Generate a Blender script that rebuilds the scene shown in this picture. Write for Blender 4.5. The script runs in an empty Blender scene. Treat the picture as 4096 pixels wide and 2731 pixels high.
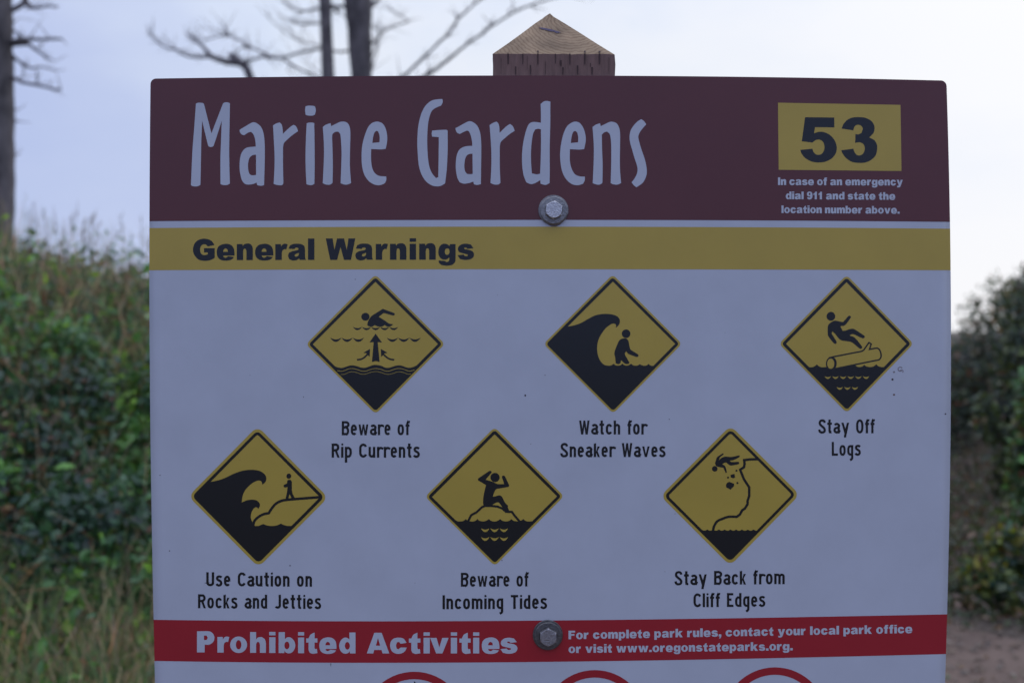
import bpy, bmesh, math, random
import numpy as np
from mathutils import Vector, Matrix, noise
from mathutils.geometry import tessellate_polygon

random.seed(7)
C = bpy.context.scene.collection
SC = bpy.context.scene

# ------------------------------------------------------------------ camera
EYE = 1.55
FPX = 4096 * 35.0 / 36.0           # focal length in photo pixels
cam_d = bpy.data.cameras.new('camera')
cam = bpy.data.objects.new('camera', cam_d)
C.objects.link(cam)
cam.location = (0, 0, EYE)
cam.rotation_euler = (math.radians(90), 0, 0)
cam_d.lens = 35
cam_d.sensor_width = 36
cam_d.clip_start = 0.05
cam_d.clip_end = 3000
cam_d.dof.use_dof = True
cam_d.dof.focus_distance = 1.14
cam_d.dof.aperture_fstop = 4.0
SC.camera = cam

# ------------------------------------------------------------------ light
SUN_EL, SUN_AZ = math.radians(24), math.radians(30)     # azimuth clockwise from +Y
w = bpy.data.worlds.new('World')
SC.world = w
w.use_nodes = True
nt = w.node_tree
nt.nodes.clear()
N = nt.nodes.new
L = nt.links.new
out = N('ShaderNodeOutputWorld')
bg = N('ShaderNodeBackground')
sky = N('ShaderNodeTexSky')
sky.sky_type = 'NISHITA'
sky.sun_disc = False
sky.sun_elevation = SUN_EL
sky.sun_rotation = SUN_AZ
sky.dust_density = 2.0
SKY_STR = 0.10
bg.inputs[1].default_value = SKY_STR
tc = N('ShaderNodeTexCoord')


def wmath(op, a, b=None, c=None):
    n = N('ShaderNodeMath')
    n.operation = op
    for i, v in enumerate((a, b, c)):
        if v is None:
            continue
        if isinstance(v, (int, float)):
            n.inputs[i].default_value = v
        else:
            L(v, n.inputs[i])
    return n.outputs[0]


nz = N('ShaderNodeTexNoise')
nz.inputs['Scale'].default_value = 3.4
nz.inputs['Detail'].default_value = 5
nz.inputs['Roughness'].default_value = 0.5
mp = N('ShaderNodeMapping')
mp.inputs['Scale'].default_value = (1, 1, 2.2)
L(tc.outputs['Generated'], mp.inputs[0])
L(mp.outputs[0], nz.inputs['Vector'])
# brightness of the cloud sheet falls off away from the sun's direction
dot = N('ShaderNodeVectorMath')
dot.operation = 'DOT_PRODUCT'
sd = Vector((math.sin(math.radians(34)) * math.cos(math.radians(24)), math.cos(math.radians(34)) * math.cos(math.radians(24)), math.sin(math.radians(24))))
L(tc.outputs['Generated'], dot.inputs[0])
dot.inputs[1].default_value = sd
g = wmath('ADD', dot.outputs['Value'], wmath('MULTIPLY', wmath('SUBTRACT', nz.outputs['Fac'], 0.5), 0.62))
ramp = N('ShaderNodeValToRGB')
L(wmath('MULTIPLY_ADD', g, 0.5, 0.5), ramp.inputs[0])
cr = ramp.color_ramp
cr.elements[0].position = 0.0
cr.elements[0].color = (0.29, 0.38, 0.72, 1)
cr.elements[1].position = 1.0
cr.elements[1].color = (0.87, 0.90, 0.965, 1)
for p, c in ((0.5, (0.31, 0.41, 0.76, 1)), (0.79, (0.53, 0.61, 0.86, 1)), (0.85, (0.61, 0.69, 0.90, 1)), (0.895, (0.70, 0.78, 0.94, 1)), (0.95, (0.82, 0.865, 0.96, 1))):
    e = cr.elements.new(p)
    e.color = c
scl = N('ShaderNodeMix')
scl.data_type = 'RGBA'
scl.blend_type = 'MULTIPLY'
scl.inputs[0].default_value = 1
# overcast sky is brightest and whitest overhead
sep = N('ShaderNodeSeparateXYZ')
L(tc.outputs['Generated'], sep.inputs[0])
mr = N('ShaderNodeMapRange')
mr.interpolation_type = 'SMOOTHSTEP'
mr.inputs['From Min'].default_value = 0.22
mr.inputs['From Max'].default_value = 0.95
L(sep.outputs['Z'], mr.inputs['Value'])
zen = N('ShaderNodeMix')
zen.data_type = 'RGBA'
L(mr.outputs['Result'], zen.inputs[0])
L(ramp.outputs[0], zen.inputs[6])
zen.inputs[7].default_value = (1.02, 1.10, 1.42, 1)
L(zen.outputs[2], scl.inputs[6])
k = 1 / SKY_STR
scl.inputs[7].default_value = (k, k, k, 1)
mx = N('ShaderNodeMix')
mx.data_type = 'RGBA'
mx.inputs[0].default_value = 0.97      # nearly closed cloud cover over the clear sky
L(sky.outputs[0], mx.inputs[6])
L(scl.outputs[2], mx.inputs[7])
L(mx.outputs[2], bg.inputs[0])
L(bg.outputs[0], out.inputs[0])

sun_d = bpy.data.lights.new('sun', 'SUN')
sun_d.energy = 0.5
sun_d.angle = math.radians(25)
sun_d.color = (1, 0.95, 0.9)
sun = bpy.data.objects.new('sun', sun_d)
C.objects.link(sun)
sun.location = (6, 10, 8)
sun.rotation_euler = (math.radians(90) - SUN_EL, 0, math.pi - SUN_AZ)

vs = SC.view_settings
vs.view_transform = 'Standard'
vs.look = 'None'
vs.exposure = 0
vs.gamma = 1
SC.render.engine = 'CYCLES'
SC.cycles.use_denoising = True
SC.cycles.max_bounces = 6


# ------------------------------------------------------------------ materials
def mat(name, col, rough=0.6, spec=0.5, metal=0.0, var=0.0, vscale=20.0, bump=0.0, bscale=60.0, detail=4.0, stretch=None, tint=None, attr=None):
    m = bpy.data.materials.new(name)
    m.use_nodes = True
    t = m.node_tree
    b = t.nodes['Principled BSDF']
    b.inputs['Roughness'].default_value = rough
    b.inputs['Metallic'].default_value = metal
    b.inputs['Specular IOR Level'].default_value = spec
    b.inputs['Base Color'].default_value = (*col, 1)
    tcn = t.nodes.new('ShaderNodeTexCoord')
    mpn = t.nodes.new('ShaderNodeMapping')
    t.links.new(tcn.outputs['Object'], mpn.inputs[0])
    if stretch:
        mpn.inputs['Scale'].default_value = stretch
    src = None
    if attr:
        a = t.nodes.new('ShaderNodeAttribute')
        a.attribute_name = attr
        src = a.outputs['Color']
    if var or tint:
        n = t.nodes.new('ShaderNodeTexNoise')
        n.inputs['Scale'].default_value = vscale
        n.inputs['Detail'].default_value = detail
        n.inputs['Roughness'].default_value = 0.6
        t.links.new(mpn.outputs[0], n.inputs['Vector'])
        r = t.nodes.new('ShaderNodeValToRGB')
        r.color_ramp.elements[0].position = 0.3
        r.color_ramp.elements[1].position = 0.7
        t.links.new(n.outputs['Fac'], r.inputs[0])
        if attr:
            r.color_ramp.elements[0].color = (1 - var, 1 - var, 1 - var, 1)
            r.color_ramp.elements[1].color = (1 + var, 1 + var, 1 + var, 1)
            mm = t.nodes.new('ShaderNodeMix')
            mm.data_type = 'RGBA'
            mm.blend_type = 'MULTIPLY'
            mm.inputs[0].default_value = 1
            t.links.new(src, mm.inputs[6])
            t.links.new(r.outputs[0], mm.inputs[7])
            src = mm.outputs[2]
        else:
            hi = tint if tint else tuple(min(1, c * (1 + var)) for c in col)
            lo = col if tint else tuple(c * (1 - var) for c in col)
            r.color_ramp.elements[0].color = (*lo, 1)
            r.color_ramp.elements[1].color = (*hi, 1)
            src = r.outputs[0]
    if src is not None:
        t.links.new(src, b.inputs['Base Color'])
    if bump:
        n2 = t.nodes.new('ShaderNodeTexNoise')
        n2.inputs['Scale'].default_value = bscale
        n2.inputs['Detail'].default_value = 5
        t.links.new(mpn.outputs[0], n2.inputs['Vector'])
        bu = t.nodes.new('ShaderNodeBump')
        bu.inputs['Strength'].default_value = bump
        bu.inputs['Distance'].default_value = 0.01
        t.links.new(n2.outputs['Fac'], bu.inputs['Height'])
        t.links.new(bu.outputs[0], b.inputs['Normal'])
    return m


VINYL = dict(rough=0.27, spec=0.5, bump=0.03, bscale=900)
M_WHITE = mat('white_vinyl', (0.515, 0.55, 0.61), var=0.04, vscale=14, **VINYL)
M_BROWN = mat('brown_vinyl', (0.115, 0.030, 0.029), var=0.05, vscale=9, **VINYL)
M_YEL = mat('yellow_vinyl', (0.49, 0.358, 0.060), var=0.04, vscale=12, **VINYL)
M_RED = mat('red_vinyl', (0.36, 0.018, 0.028), var=0.04, vscale=12, **VINYL)
M_BLK = mat('black_vinyl', (0.011, 0.012, 0.012), **VINYL)
M_ALU = mat('aluminium_edge', (0.5, 0.5, 0.5), rough=0.35, metal=0.9)
M_ZINC = mat('zinc_washer', (0.27, 0.265, 0.26), rough=0.4, metal=0.85, var=0.25, vscale=260, bump=0.15, bscale=500)
M_ZINC_DARKREFL = mat('washer_dark_reflection', (0.15, 0.145, 0.14), rough=0.4, metal=0.8, var=0.3, vscale=260, bump=0.15, bscale=500)  # lower washer: dark reflection of the ground painted into the metal colour
M_STEEL_DARKREFL = mat('head_dark_reflection', (0.34, 0.33, 0.33), rough=0.4, metal=0.8, var=0.3, vscale=300, bump=0.2, bscale=600)  # lower head: same steel, darkened in colour for the ground it reflects
M_STEEL = mat('bolt_steel', (0.55, 0.55, 0.56), rough=0.36, metal=0.8, var=0.2, vscale=300, bump=0.2, bscale=600)
M_RUST = mat('rust', (0.13, 0.06, 0.03), rough=0.85, var=0.4, vscale=300)
M_DIRT = mat('dirt_speck', (0.05, 0.035, 0.035), rough=0.9)
M_GREY = mat('grey_smudge', (0.22, 0.19, 0.20), rough=0.9)
M_STAIN = mat('stained_timber', (0.19, 0.112, 0.096), rough=0.75, var=0.28, vscale=30, stretch=(5, 5, 0.5), bump=0.3, bscale=60, detail=6)
M_SLIT = mat('incision_dark', (0.065, 0.038, 0.038), rough=0.9)
M_CRACK = mat('crack_shadow', (0.10, 0.08, 0.13), rough=0.9)
M_BARK = mat('dead_bark', (0.125, 0.112, 0.112), rough=0.9, var=0.5, vscale=4, stretch=(2, 2, 1), bump=0.6, bscale=18)
M_TWIG = mat('dead_twig', (0.125, 0.11, 0.115), rough=0.9, var=0.3, vscale=10)
M_LEAF = mat('leaf', (0.05, 0.08, 0.03), rough=0.30, spec=0.6, var=0.15, vscale=40, attr='tint')
M_GRASS = mat('grass_blade', (0.1, 0.1, 0.05), rough=0.7, spec=0.3, attr='tint', var=0.1, vscale=20)
M_SOIL = mat('bank_soil', (0.07, 0.058, 0.046), rough=0.95, tint=(0.14, 0.105, 0.08), vscale=3.0, detail=8, bump=0.6, bscale=12)
M_SAND = mat('sandy_path', (0.105, 0.072, 0.056), rough=0.95, tint=(0.19, 0.132, 0.10), vscale=2.2, detail=8, bump=0.4, bscale=25)

def translucent(m, fac, warm):
    t = m.node_tree
    b = t.nodes['Principled BSDF']
    src = b.inputs['Base Color'].links[0].from_socket
    tr_ = t.nodes.new('ShaderNodeBsdfTranslucent')
    mu = t.nodes.new('ShaderNodeMix')
    mu.data_type = 'RGBA'
    mu.blend_type = 'MULTIPLY'
    mu.inputs[0].default_value = 1
    t.links.new(src, mu.inputs[6])
    mu.inputs[7].default_value = (*warm, 1)
    t.links.new(mu.outputs[2], tr_.inputs['Color'])
    ms = t.nodes.new('ShaderNodeMixShader')
    ms.inputs[0].default_value = fac
    t.links.new(b.outputs[0], ms.inputs[1])
    t.links.new(tr_.outputs[0], ms.inputs[2])
    t.links.new(ms.outputs[0], t.nodes['Material Output'].inputs['Surface'])


translucent(M_LEAF, .32, (1.7, 1.6, .9))
translucent(M_GRASS, .35, (1.35, 1.25, 1.0))

# post end grain: growth rings centred off to one side of the post
m = bpy.data.materials.new('end_grain')
m.use_nodes = True
t = m.node_tree
b = t.nodes['Principled BSDF']
b.inputs['Roughness'].default_value = 0.8
b.inputs['Specular IOR Level'].default_value = 0.25
tcn = t.nodes.new('ShaderNodeTexCoord')
mp1 = t.nodes.new('ShaderNodeMapping')
mp1.inputs['Location'].default_value = (-0.070, 0.0, -1.938)
t.links.new(tcn.outputs['Object'], mp1.inputs[0])
wv = t.nodes.new('ShaderNodeTexWave')
wv.wave_type = 'RINGS'
wv.rings_direction = 'Y'
wv.inputs['Scale'].default_value = 70
wv.inputs['Distortion'].default_value = 5.0
wv.inputs['Detail'].default_value = 3
wv.inputs['Detail Scale'].default_value = 1.6
t.links.new(mp1.outputs[0], wv.inputs['Vector'])
rr = t.nodes.new('ShaderNodeValToRGB')
rr.color_ramp.elements[0].color = (0.285, 0.20, 0.122, 1)
rr.color_ramp.elements[1].color = (0.38, 0.28, 0.175, 1)
rr.color_ramp.elements[1].position = 0.55
t.links.new(wv.outputs['Fac'], rr.inputs[0])
n1 = t.nodes.new('ShaderNodeTexNoise')
n1.inputs['Scale'].default_value = 26
n1.inputs['Detail'].default_value = 6
t.links.new(tcn.outputs['Object'], n1.inputs['Vector'])
r2 = t.nodes.new('ShaderNodeValToRGB')
r2.color_ramp.elements[0].position = 0.3
r2.color_ramp.elements[0].color = (0.62, 0.60, 0.60, 1)
r2.color_ramp.elements[1].position = 0.65
r2.color_ramp.elements[1].color = (1.12, 1.08, 1.05, 1)
t.links.new(n1.outputs['Fac'], r2.inputs[0])
mm = t.nodes.new('ShaderNodeMix')
mm.data_type = 'RGBA'
mm.blend_type = 'MULTIPLY'
mm.inputs[0].default_value = 1
t.links.new(rr.outputs[0], mm.inputs[6])
t.links.new(r2.outputs[0], mm.inputs[7])
t.links.new(mm.outputs[2], b.inputs['Base Color'])
bu = t.nodes.new('ShaderNodeBump')
bu.inputs['Strength'].default_value = 0.05
bu.inputs['Distance'].default_value = 0.002
t.links.new(wv.outputs['Fac'], bu.inputs['Height'])
t.links.new(bu.outputs[0], b.inputs['Normal'])
M_END = m


# ------------------------------------------------------------------ object helpers
def thing(name, label, cat, loc=(0, 0, 0), group=None):
    o = bpy.data.objects.new(name, None)
    C.objects.link(o)
    o.location = loc
    o.empty_display_size = 0.1
    o['label'] = label
    o['category'] = cat
    if group:
        o['group'] = group
    return o


def tag(o, label, cat, group=None):
    o['label'] = label
    o['category'] = cat
    if group:
        o['group'] = group


def mesh_obj(name, verts, faces, material, parent=None, world=True, smooth=False, tints=None):
    me = bpy.data.meshes.new(name)
    me.from_pydata(verts, [], faces)
    me.materials.append(material)
    if tints is not None:
        a = me.attributes.new('tint', 'FLOAT_COLOR', 'POINT')
        a.data.foreach_set('color', np.asarray(tints, dtype=np.float32).ravel())
    if smooth:
        me.polygons.foreach_set('use_smooth', [True] * len(me.polygons))
    me.update()
    o = bpy.data.objects.new(name, me)
    C.objects.link(o)
    if parent:
        o.parent = parent
        if world and parent.parent is None:
            o.location = -Vector(parent.location)
    return o


def bm_obj(name, bm, material, parent=None, world=True, smooth=False):
    me = bpy.data.meshes.new(name)
    bm.to_mesh(me)
    bm.free()
    me.materials.append(material)
    if smooth:
        me.polygons.foreach_set('use_smooth', [True] * len(me.polygons))
    o = bpy.data.objects.new(name, me)
    C.objects.link(o)
    if parent:
        o.parent = parent
        if world and parent.parent is None:
            o.location = -Vector(parent.location)
    return o


# ------------------------------------------------------------------ the sign face
# artwork is measured on the sign in units of 1/3495 m and laid on the bowed aluminium sheet
SD = 1.14            # distance to the middle of the sheet
BOW = 0.026          # the side edges bend back from the post by this much
XC, HW = 0.043, 0.457


def P(px, py, Y):
    return Vector(((px - 2048) / FPX * Y, Y, EYE + (1365.5 - py) / FPX * Y))


def on_sign(px, py, lift=0.0):
    X = (px - 2048) / FPX
    y = SD
    for _ in range(4):
        y = SD + BOW * min(1.6, ((X * y - XC) / HW) ** 2)
    y -= lift
    return (X * y, y, EYE + (1365.5 - py) / FPX * y)


LAY = 0.00012


def smooth_poly(pts, closed=True, ang=42, n=3):
    pts = [Vector(p[:2]) for p in pts]
    m = len(pts)
    if m < 4:
        return [tuple(p) for p in pts]
    corner = []
    for i in range(m):
        if not closed and i in (0, m - 1):
            corner.append(True)
            continue
        a = pts[i] - pts[i - 1]
        b = pts[(i + 1) % m] - pts[i]
        if a.length < 1e-9 or b.length < 1e-9:
            corner.append(True)
            continue
        corner.append(abs(a.angle_signed(b)) > math.radians(ang))
    res = []
    rng = m if closed else m - 1
    for i in range(rng):
        p1, p2 = pts[i], pts[(i + 1) % m]
        p0 = pts[i - 1] if not corner[i] else p1 - (p2 - p1) * 0.5
        p3 = pts[(i + 2) % m] if not corner[(i + 1) % m] else p2 + (p2 - p1) * 0.5
        ln = (p2 - p1).length
        # tangents limited to the segment's own length, so long straights stay straight
        t1 = (p2 - p0)
        t2 = (p3 - p1)
        t1 = t1.normalized() * min(ln, t1.length * 0.5) if not corner[i] else (p2 - p1)
        t2 = t2.normalized() * min(ln, t2.length * 0.5) if not corner[(i + 1) % m] else (p2 - p1)
        res.append(tuple(p1))
        if corner[i] and corner[(i + 1) % m]:
            continue
        for k in range(1, n):
            s = k / n
            h00 = 2 * s ** 3 - 3 * s ** 2 + 1
            h10 = s ** 3 - 2 * s ** 2 + s
            h01 = -2 * s ** 3 + 3 * s ** 2
            h11 = s ** 3 - s ** 2
            res.append(tuple(p1 * h00 + t1 * h10 + p2 * h01 + t2 * h11))
    if not closed:
        res.append(tuple(pts[-1]))
    return res


class Art:
    """flat artwork on the sign: polygons, ribbons and rings in sign units"""

    def __init__(self):
        self.v, self.f, self.lift = [], [], []
        self.cnt = 0

    def _z(self, layer):
        self.cnt += 1
        return layer * LAY + (self.cnt % 7) * 0.000006

    def poly(self, pts, layer, holes=(), smooth=True):
        loops = [smooth_poly(pts) if smooth else list(pts)]
        loops += [smooth_poly(h) if smooth else list(h) for h in holes]
        tri = tessellate_polygon([[Vector((x, y, 0)) for x, y in lp] for lp in loops])
        flat = [p for lp in loops for p in lp]
        s = len(self.v)
        z = self._z(layer)
        self.v += flat
        self.lift += [z] * len(flat)
        self.f += [tuple(s + i for i in t) for t in tri]

    def ribbon(self, pts, width, layer, closed=False, ends=None, clamp=None):
        pts = [Vector(p) for p in pts]
        m = len(pts)
        s = len(self.v)
        z = self._z(layer)
        for i in range(m):
            a = (pts[i] - pts[i - 1]) if (i > 0 or closed) else (pts[1] - pts[0])
            b = (pts[(i + 1) % m] - pts[i]) if (i < m - 1 or closed) else a
            a = a.normalized()
            b = b.normalized()
            n1 = Vector((-a.y, a.x))
            n2 = Vector((-b.y, b.x))
            nn = (n1 + n2)
            nn = nn.normalized() if nn.length > 1e-6 else n1
            k = 1 / max(0.35, nn.dot(n1))
            wd = width[i] if isinstance(width, (list, tuple)) else width
            for sg in (1, -1):
                q = pts[i] + nn * (sg * wd / 2 * k)
                if clamp:
                    q.y = min(max(q.y, clamp[0]), clamp[1])
                self.v.append((q.x, q.y))
                self.lift.append(z)
        for i in range(m if closed else m - 1):
            j = (i + 1) % m
            self.f.append((s + 2 * i, s + 2 * j, s + 2 * j + 1, s + 2 * i + 1))

    def ellipse(self, cx, cy, rx, ry, layer, n=36):
        self.poly([(cx + rx * math.cos(2 * math.pi * i / n), cy + ry * math.sin(2 * math.pi * i / n)) for i in range(n)], layer, smooth=False)

    def ringpair(self, outer, inner, layer):
        s = len(self.v)
        z = self._z(layer)
        m = len(outer)
        for a, b_ in zip(outer, inner):
            self.v += [a, b_]
            self.lift += [z, z]
        for i in range(m):
            j = (i + 1) % m
            self.f.append((s + 2 * i, s + 2 * j, s + 2 * j + 1, s + 2 * i + 1))

    def add(self, other, fn):
        s = len(self.v)
        self.v += [fn(*p) for p in other.v]
        self.lift += other.lift
        self.f += [tuple(s + i for i in f) for f in other.f]

    def build(self, name, material, parent, maxlen=45):
        bm = bmesh.new()
        vs_ = [bm.verts.new((x, y, l * 1e5)) for (x, y), l in zip(self.v, self.lift)]
        for f in self.f:
            try:
                bm.faces.new([vs_[i] for i in f])
            except ValueError:
                pass
        bmesh.ops.triangulate(bm, faces=bm.faces[:])
        for _ in range(7):
            es = [e for e in bm.edges if e.calc_length() > maxlen]
            if not es:
                break
            bmesh.ops.subdivide_edges(bm, edges=es, cuts=1, use_grid_fill=False)
            bmesh.ops.triangulate(bm, faces=[f for f in bm.faces if len(f.verts) > 3])
        for v in bm.verts:
            v.co = on_sign(v.co.x, v.co.y, v.co.z / 1e5)
        bm.normal_update()
        for f in bm.faces:
            if f.normal.y > 0:
                f.normal_flip()
        o = bm_obj(name, bm, material, parent, smooth=True)
        sheet_normals(o)
        return o


def sheet_normals(o):
    """everything printed on the sheet takes the sheet's own smooth normals"""
    me = o.data
    me.normals_split_custom_set_from_vertices([Vector((2 * BOW * (v.co.x - XC) / HW ** 2, -1, 0)).normalized() for v in me.vertices])


def fit(pts, deg=3):
    c = np.polyfit([p[0] for p in pts], [p[1] for p in pts], deg)
    return lambda x: float(np.polyval(c, x))


EL = fit([(330, 602), (500, 600), (700, 598), (900, 598), (1080, 597.5), (1300, 598), (1600, 600), (1900, 604), (2200, 609), (2476, 614), (2731, 620), (3300, 632)], 4)
ER = fit([(345, 3787), (600, 3793.5), (900, 3800), (1200, 3804), (1300, 3804.6), (1600, 3803.5), (1900, 3800), (2200, 3794), (2455, 3788.5), (2731, 3781), (3300, 3762)], 4)
TOP = fit([(600, 315), (1000, 310.5), (1500, 305), (2200, 302), (2900, 308), (3400, 315), (3785, 323)])
H1 = fit([(598, 885), (1200, 881.5), (1950, 880), (2400, 880), (3000, 881.5), (3750, 887), (3800, 888)])
Y0 = fit([(598, 912.6), (700, 911), (1950, 906.8), (3000, 909), (3700, 914), (3800, 915)])
Y1 = fit([(598, 1081), (700, 1080.5), (1950, 1076.8), (3000, 1078), (3800, 1081)])
R0 = fit([(614, 2477), (700, 2478.5), (1400, 2482.5), (2050, 2482), (2900, 2471), (3785, 2455.5)])
R1 = fit([(617, 2641.5), (700, 2643), (1400, 2648.5), (2050, 2647), (2900, 2634), (3785, 2614)])
BOT = fit([(600, 3190), (2200, 3205), (3785, 3140)], 2)


def band(name, f0, f1, material, parent, layer, round_top=0, rows=None, nx=72, back=False):
    verts, faces = [], []
    rows = rows or [0, .25, .5, .75, 1]
    rowsv = []
    if round_top:
        h = 600.0
        rowsv = [('d', d) for d in (0, .6, 2, 4.5, 8, 12, 17, round_top)] + [('t', r) for r in rows[1:]]
    else:
        rowsv = [('t', r) for r in rows]
    for kind, r in rowsv:
        for i in range(nx + 1):
            u = i / nx
            x = 600 + u * 3190
            for _ in range(2):
                y0, y1 = f0(x), f1(x)
                y = y0 + r if kind == 'd' else (y0 + round_top) + (y1 - y0 - round_top) * r
                xl, xr = EL(y), ER(y)
                dy = y - y0
                ins = 0
                if round_top and dy < round_top:
                    ins = round_top - math.sqrt(max(0, round_top ** 2 - (round_top - dy) ** 2))
                x = (xl + ins) + u * (xr - xl - 2 * ins)
            verts.append(on_sign(x, y, layer * LAY))
    n = nx + 1
    for j in range(len(rowsv) - 1):
        for i in range(nx):
            a = j * n + i
            faces.append((a, a + n, a + n + 1, a + 1))
    return mesh_obj(name, verts, faces, material, parent, smooth=True)


SIGN = thing('park_sign', 'large warning sign with brown header and yellow diamonds bolted to a pointed timber post', 'sign', (0.046, SD + 0.075, 0))

# aluminium sheet with its white vinyl face (3 mm thick)
panel = band('sign_panel', TOP, BOT, M_WHITE, SIGN, 0, round_top=22, rows=[0] + [i / 16 for i in range(1, 17)])
sm = panel.modifiers.new('thick', 'SOLIDIFY')
sm.thickness = 0.003
sm.offset = -1
panel.data.materials.append(M_ALU)
sm.material_offset_rim = 1
sm.material_offset = 1
header = band('header_band', TOP, H1, M_BROWN, SIGN, 1, round_top=22)
header['label'] = 'dark brown header band across the top'
warn = band('warning_band', Y0, Y1, M_YEL, SIGN, 1)
warn['label'] = 'yellow heading band'
proh = band('prohibition_band', R0, R1, M_RED, SIGN, 1)
proh['label'] = 'red heading band'

# ---- title lettering (hand-cut letter outlines)
A = Art()


def tr(s, ox, oy, pts):
    return [(ox + x / s, oy + y / s) for x, y in pts]


S1 = (2.352, 700, 360)
S2 = (2.1382, 1600, 360)
for S, o, hs in [
    (S1, [(197,130),(215,123),(238,121),(258,124),(272,132),(343,410),(452,128),(468,120),(485,117),(505,121),(517,128),(512,400),(510,620),(516,882),(495,893),(470,896),(445,893),(428,885),(427,650),(433,480),(440,290),(364,525),(350,535),(335,538),(320,533),(311,522),(255,290),(247,500),(245,620),(239,893),(215,906),(190,908),(165,905),(150,895),(158,700),(165,560),(182,340)], []),
    (S1, [(607,378),(625,365),(660,345),(705,318),(740,305),(775,318),(810,350),(832,405),(843,490),(845,620),(842,760),(838,895),(815,902),(790,900),(773,895),(768,872),(735,885),(690,891),(655,882),(628,845),(612,780),(607,710),(613,640),(628,590),(655,555),(690,540),(760,534),(758,495),(750,450),(735,415),(715,395),(690,402),(650,427),(628,420),(612,400)],
     [[(762,610),(735,613),(710,628),(695,655),(687,700),(689,750),(698,785),(718,803),(740,804),(763,800)]]),
    (S1, [(922,335),(950,318),(985,307),(1002,325),(1011,355),(1015,415),(1050,380),(1090,345),(1115,329),(1135,340),(1150,365),(1157,390),(1110,422),(1065,460),(1021,510),(1016,620),(1017,760),(1019,880),(1008,896),(980,897),(950,892),(928,883),(935,750),(937,620),(930,480),(926,400)], []),
    (S1, [(1228,156),(1250,150),(1275,149),(1300,151),(1318,157),(1325,195),(1315,235),(1295,242),(1272,244),(1250,242),(1230,236),(1224,198)], []),
    (S1, [(1239,315),(1258,309),(1285,308),(1310,312),(1313,500),(1314,700),(1312,882),(1295,893),(1272,896),(1250,892),(1237,887),(1229,740),(1228,600),(1232,450)], []),
    (S1, [(1390,350),(1420,328),(1463,314),(1470,343),(1510,322),(1550,303),(1585,299),(1620,310),(1642,345),(1650,410),(1647,550),(1645,700),(1650,800),(1657,875),(1635,887),(1608,892),(1580,887),(1558,878),(1564,720),(1567,580),(1561,470),(1555,420),(1543,400),(1525,393),(1500,400),(1479,425),(1482,550),(1485,720),(1482,875),(1462,890),(1440,893),(1412,888),(1390,878),(1398,720),(1402,580),(1398,450)], []),
    (S1, [(1880,302),(1910,299),(1950,315),(1980,360),(1996,430),(1995,490),(1982,555),(1940,560),(1846,557),(1844,640),(1850,710),(1865,760),(1890,793),(1925,810),(1987,815),(1988,845),(1975,875),(1950,890),(1915,897),(1875,890),(1825,860),(1785,805),(1762,730),(1755,620),(1762,520),(1785,430),(1815,355),(1845,318)],
     [[(1857,500),(1863,450),(1875,405),(1893,386),(1910,390),(1922,420),(1926,455),(1924,493)]]),
    (S2, [(362,79),(365,105),(352,135),(315,150),(277,175),(255,220),(240,290),(233,400),(234,500),(240,590),(252,660),(275,715),(308,754),(327,747),(330,600),(332,405),(275,400),(271,375),(275,349),(330,344),(395,342),(407,350),(408,500),(400,680),(385,800),(355,818),(320,825),(275,818),(225,785),(185,725),(160,640),(149,500),(149,400),(158,300),(180,210),(215,140),(265,95),(315,82)], []),
    (S2, [(474,328),(500,315),(550,287),(595,268),(630,280),(662,310),(685,365),(694,440),(695,560),(693,700),(692,806),(660,813),(632,807),(627,784),(590,797),(545,802),(510,790),(490,750),(479,690),(477,630),(485,560),(505,515),(535,492),(570,482),(618,479),(616,440),(605,390),(590,357),(573,348),(545,360),(513,377),(490,368),(478,348)],
     [[(620,546),(595,548),(570,563),(556,595),(550,650),(556,695),(572,718),(600,722),(622,718)]]),
    (S2, [(766,302),(795,283),(825,272),(840,285),(849,315),(852,369),(880,340),(915,308),(941,292),(965,312),(981,350),(940,377),(900,410),(858,455),(853,560),(854,680),(859,795),(845,809),(810,810),(774,797),(780,680),(782,560),(776,430)], []),
    (S2, [(1203,122),(1225,103),(1250,95),(1286,101),(1285,300),(1280,500),(1281,700),(1279,797),(1245,813),(1203,803),(1200,771),(1160,795),(1120,806),(1080,790),(1057,730),(1045,640),(1044,550),(1053,460),(1072,370),(1095,305),(1120,280),(1155,275),(1205,282),(1205,200)],
     [[(1205,338),(1180,333),(1155,340),(1138,375),(1126,450),(1120,540),(1122,640),(1128,714),(1170,723),(1198,717),(1203,600),(1206,450)]]),
    (S2, [(1470,280),(1500,272),(1535,282),(1565,320),(1585,380),(1588,440),(1575,507),(1530,511),(1453,507),(1452,590),(1458,640),(1475,690),(1500,725),(1540,740),(1581,742),(1580,775),(1565,803),(1535,813),(1505,815),(1460,800),(1415,755),(1385,690),(1371,600),(1370,530),(1380,450),(1400,370),(1430,310)],
     [[(1461,455),(1467,405),(1480,362),(1498,351),(1515,365),(1524,405),(1523,449)]]),
    (S2, [(1646,318),(1675,298),(1711,286),(1717,311),(1750,295),(1790,276),(1815,273),(1850,285),(1873,320),(1882,370),(1882,480),(1880,620),(1884,720),(1891,797),(1870,807),(1848,811),(1820,806),(1802,797),(1806,650),(1807,500),(1803,420),(1792,375),(1770,357),(1748,363),(1726,383),(1728,500),(1733,640),(1731,795),(1710,810),(1680,809),(1648,797),(1655,650),(1658,500),(1653,400)], []),
    (S2, [(2063,251),(2087,268),(2106,295),(2075,330),(2050,365),(2038,400),(2045,440),(2065,510),(2090,580),(2105,640),(2111,695),(2105,740),(2080,790),(2050,815),(2022,833),(2000,815),(1981,790),(2005,760),(2025,720),(2032,680),(2025,640),(2005,580),(1985,510),(1968,450),(1963,400),(1972,350),(1995,310),(2030,272)], []),
]:
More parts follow.
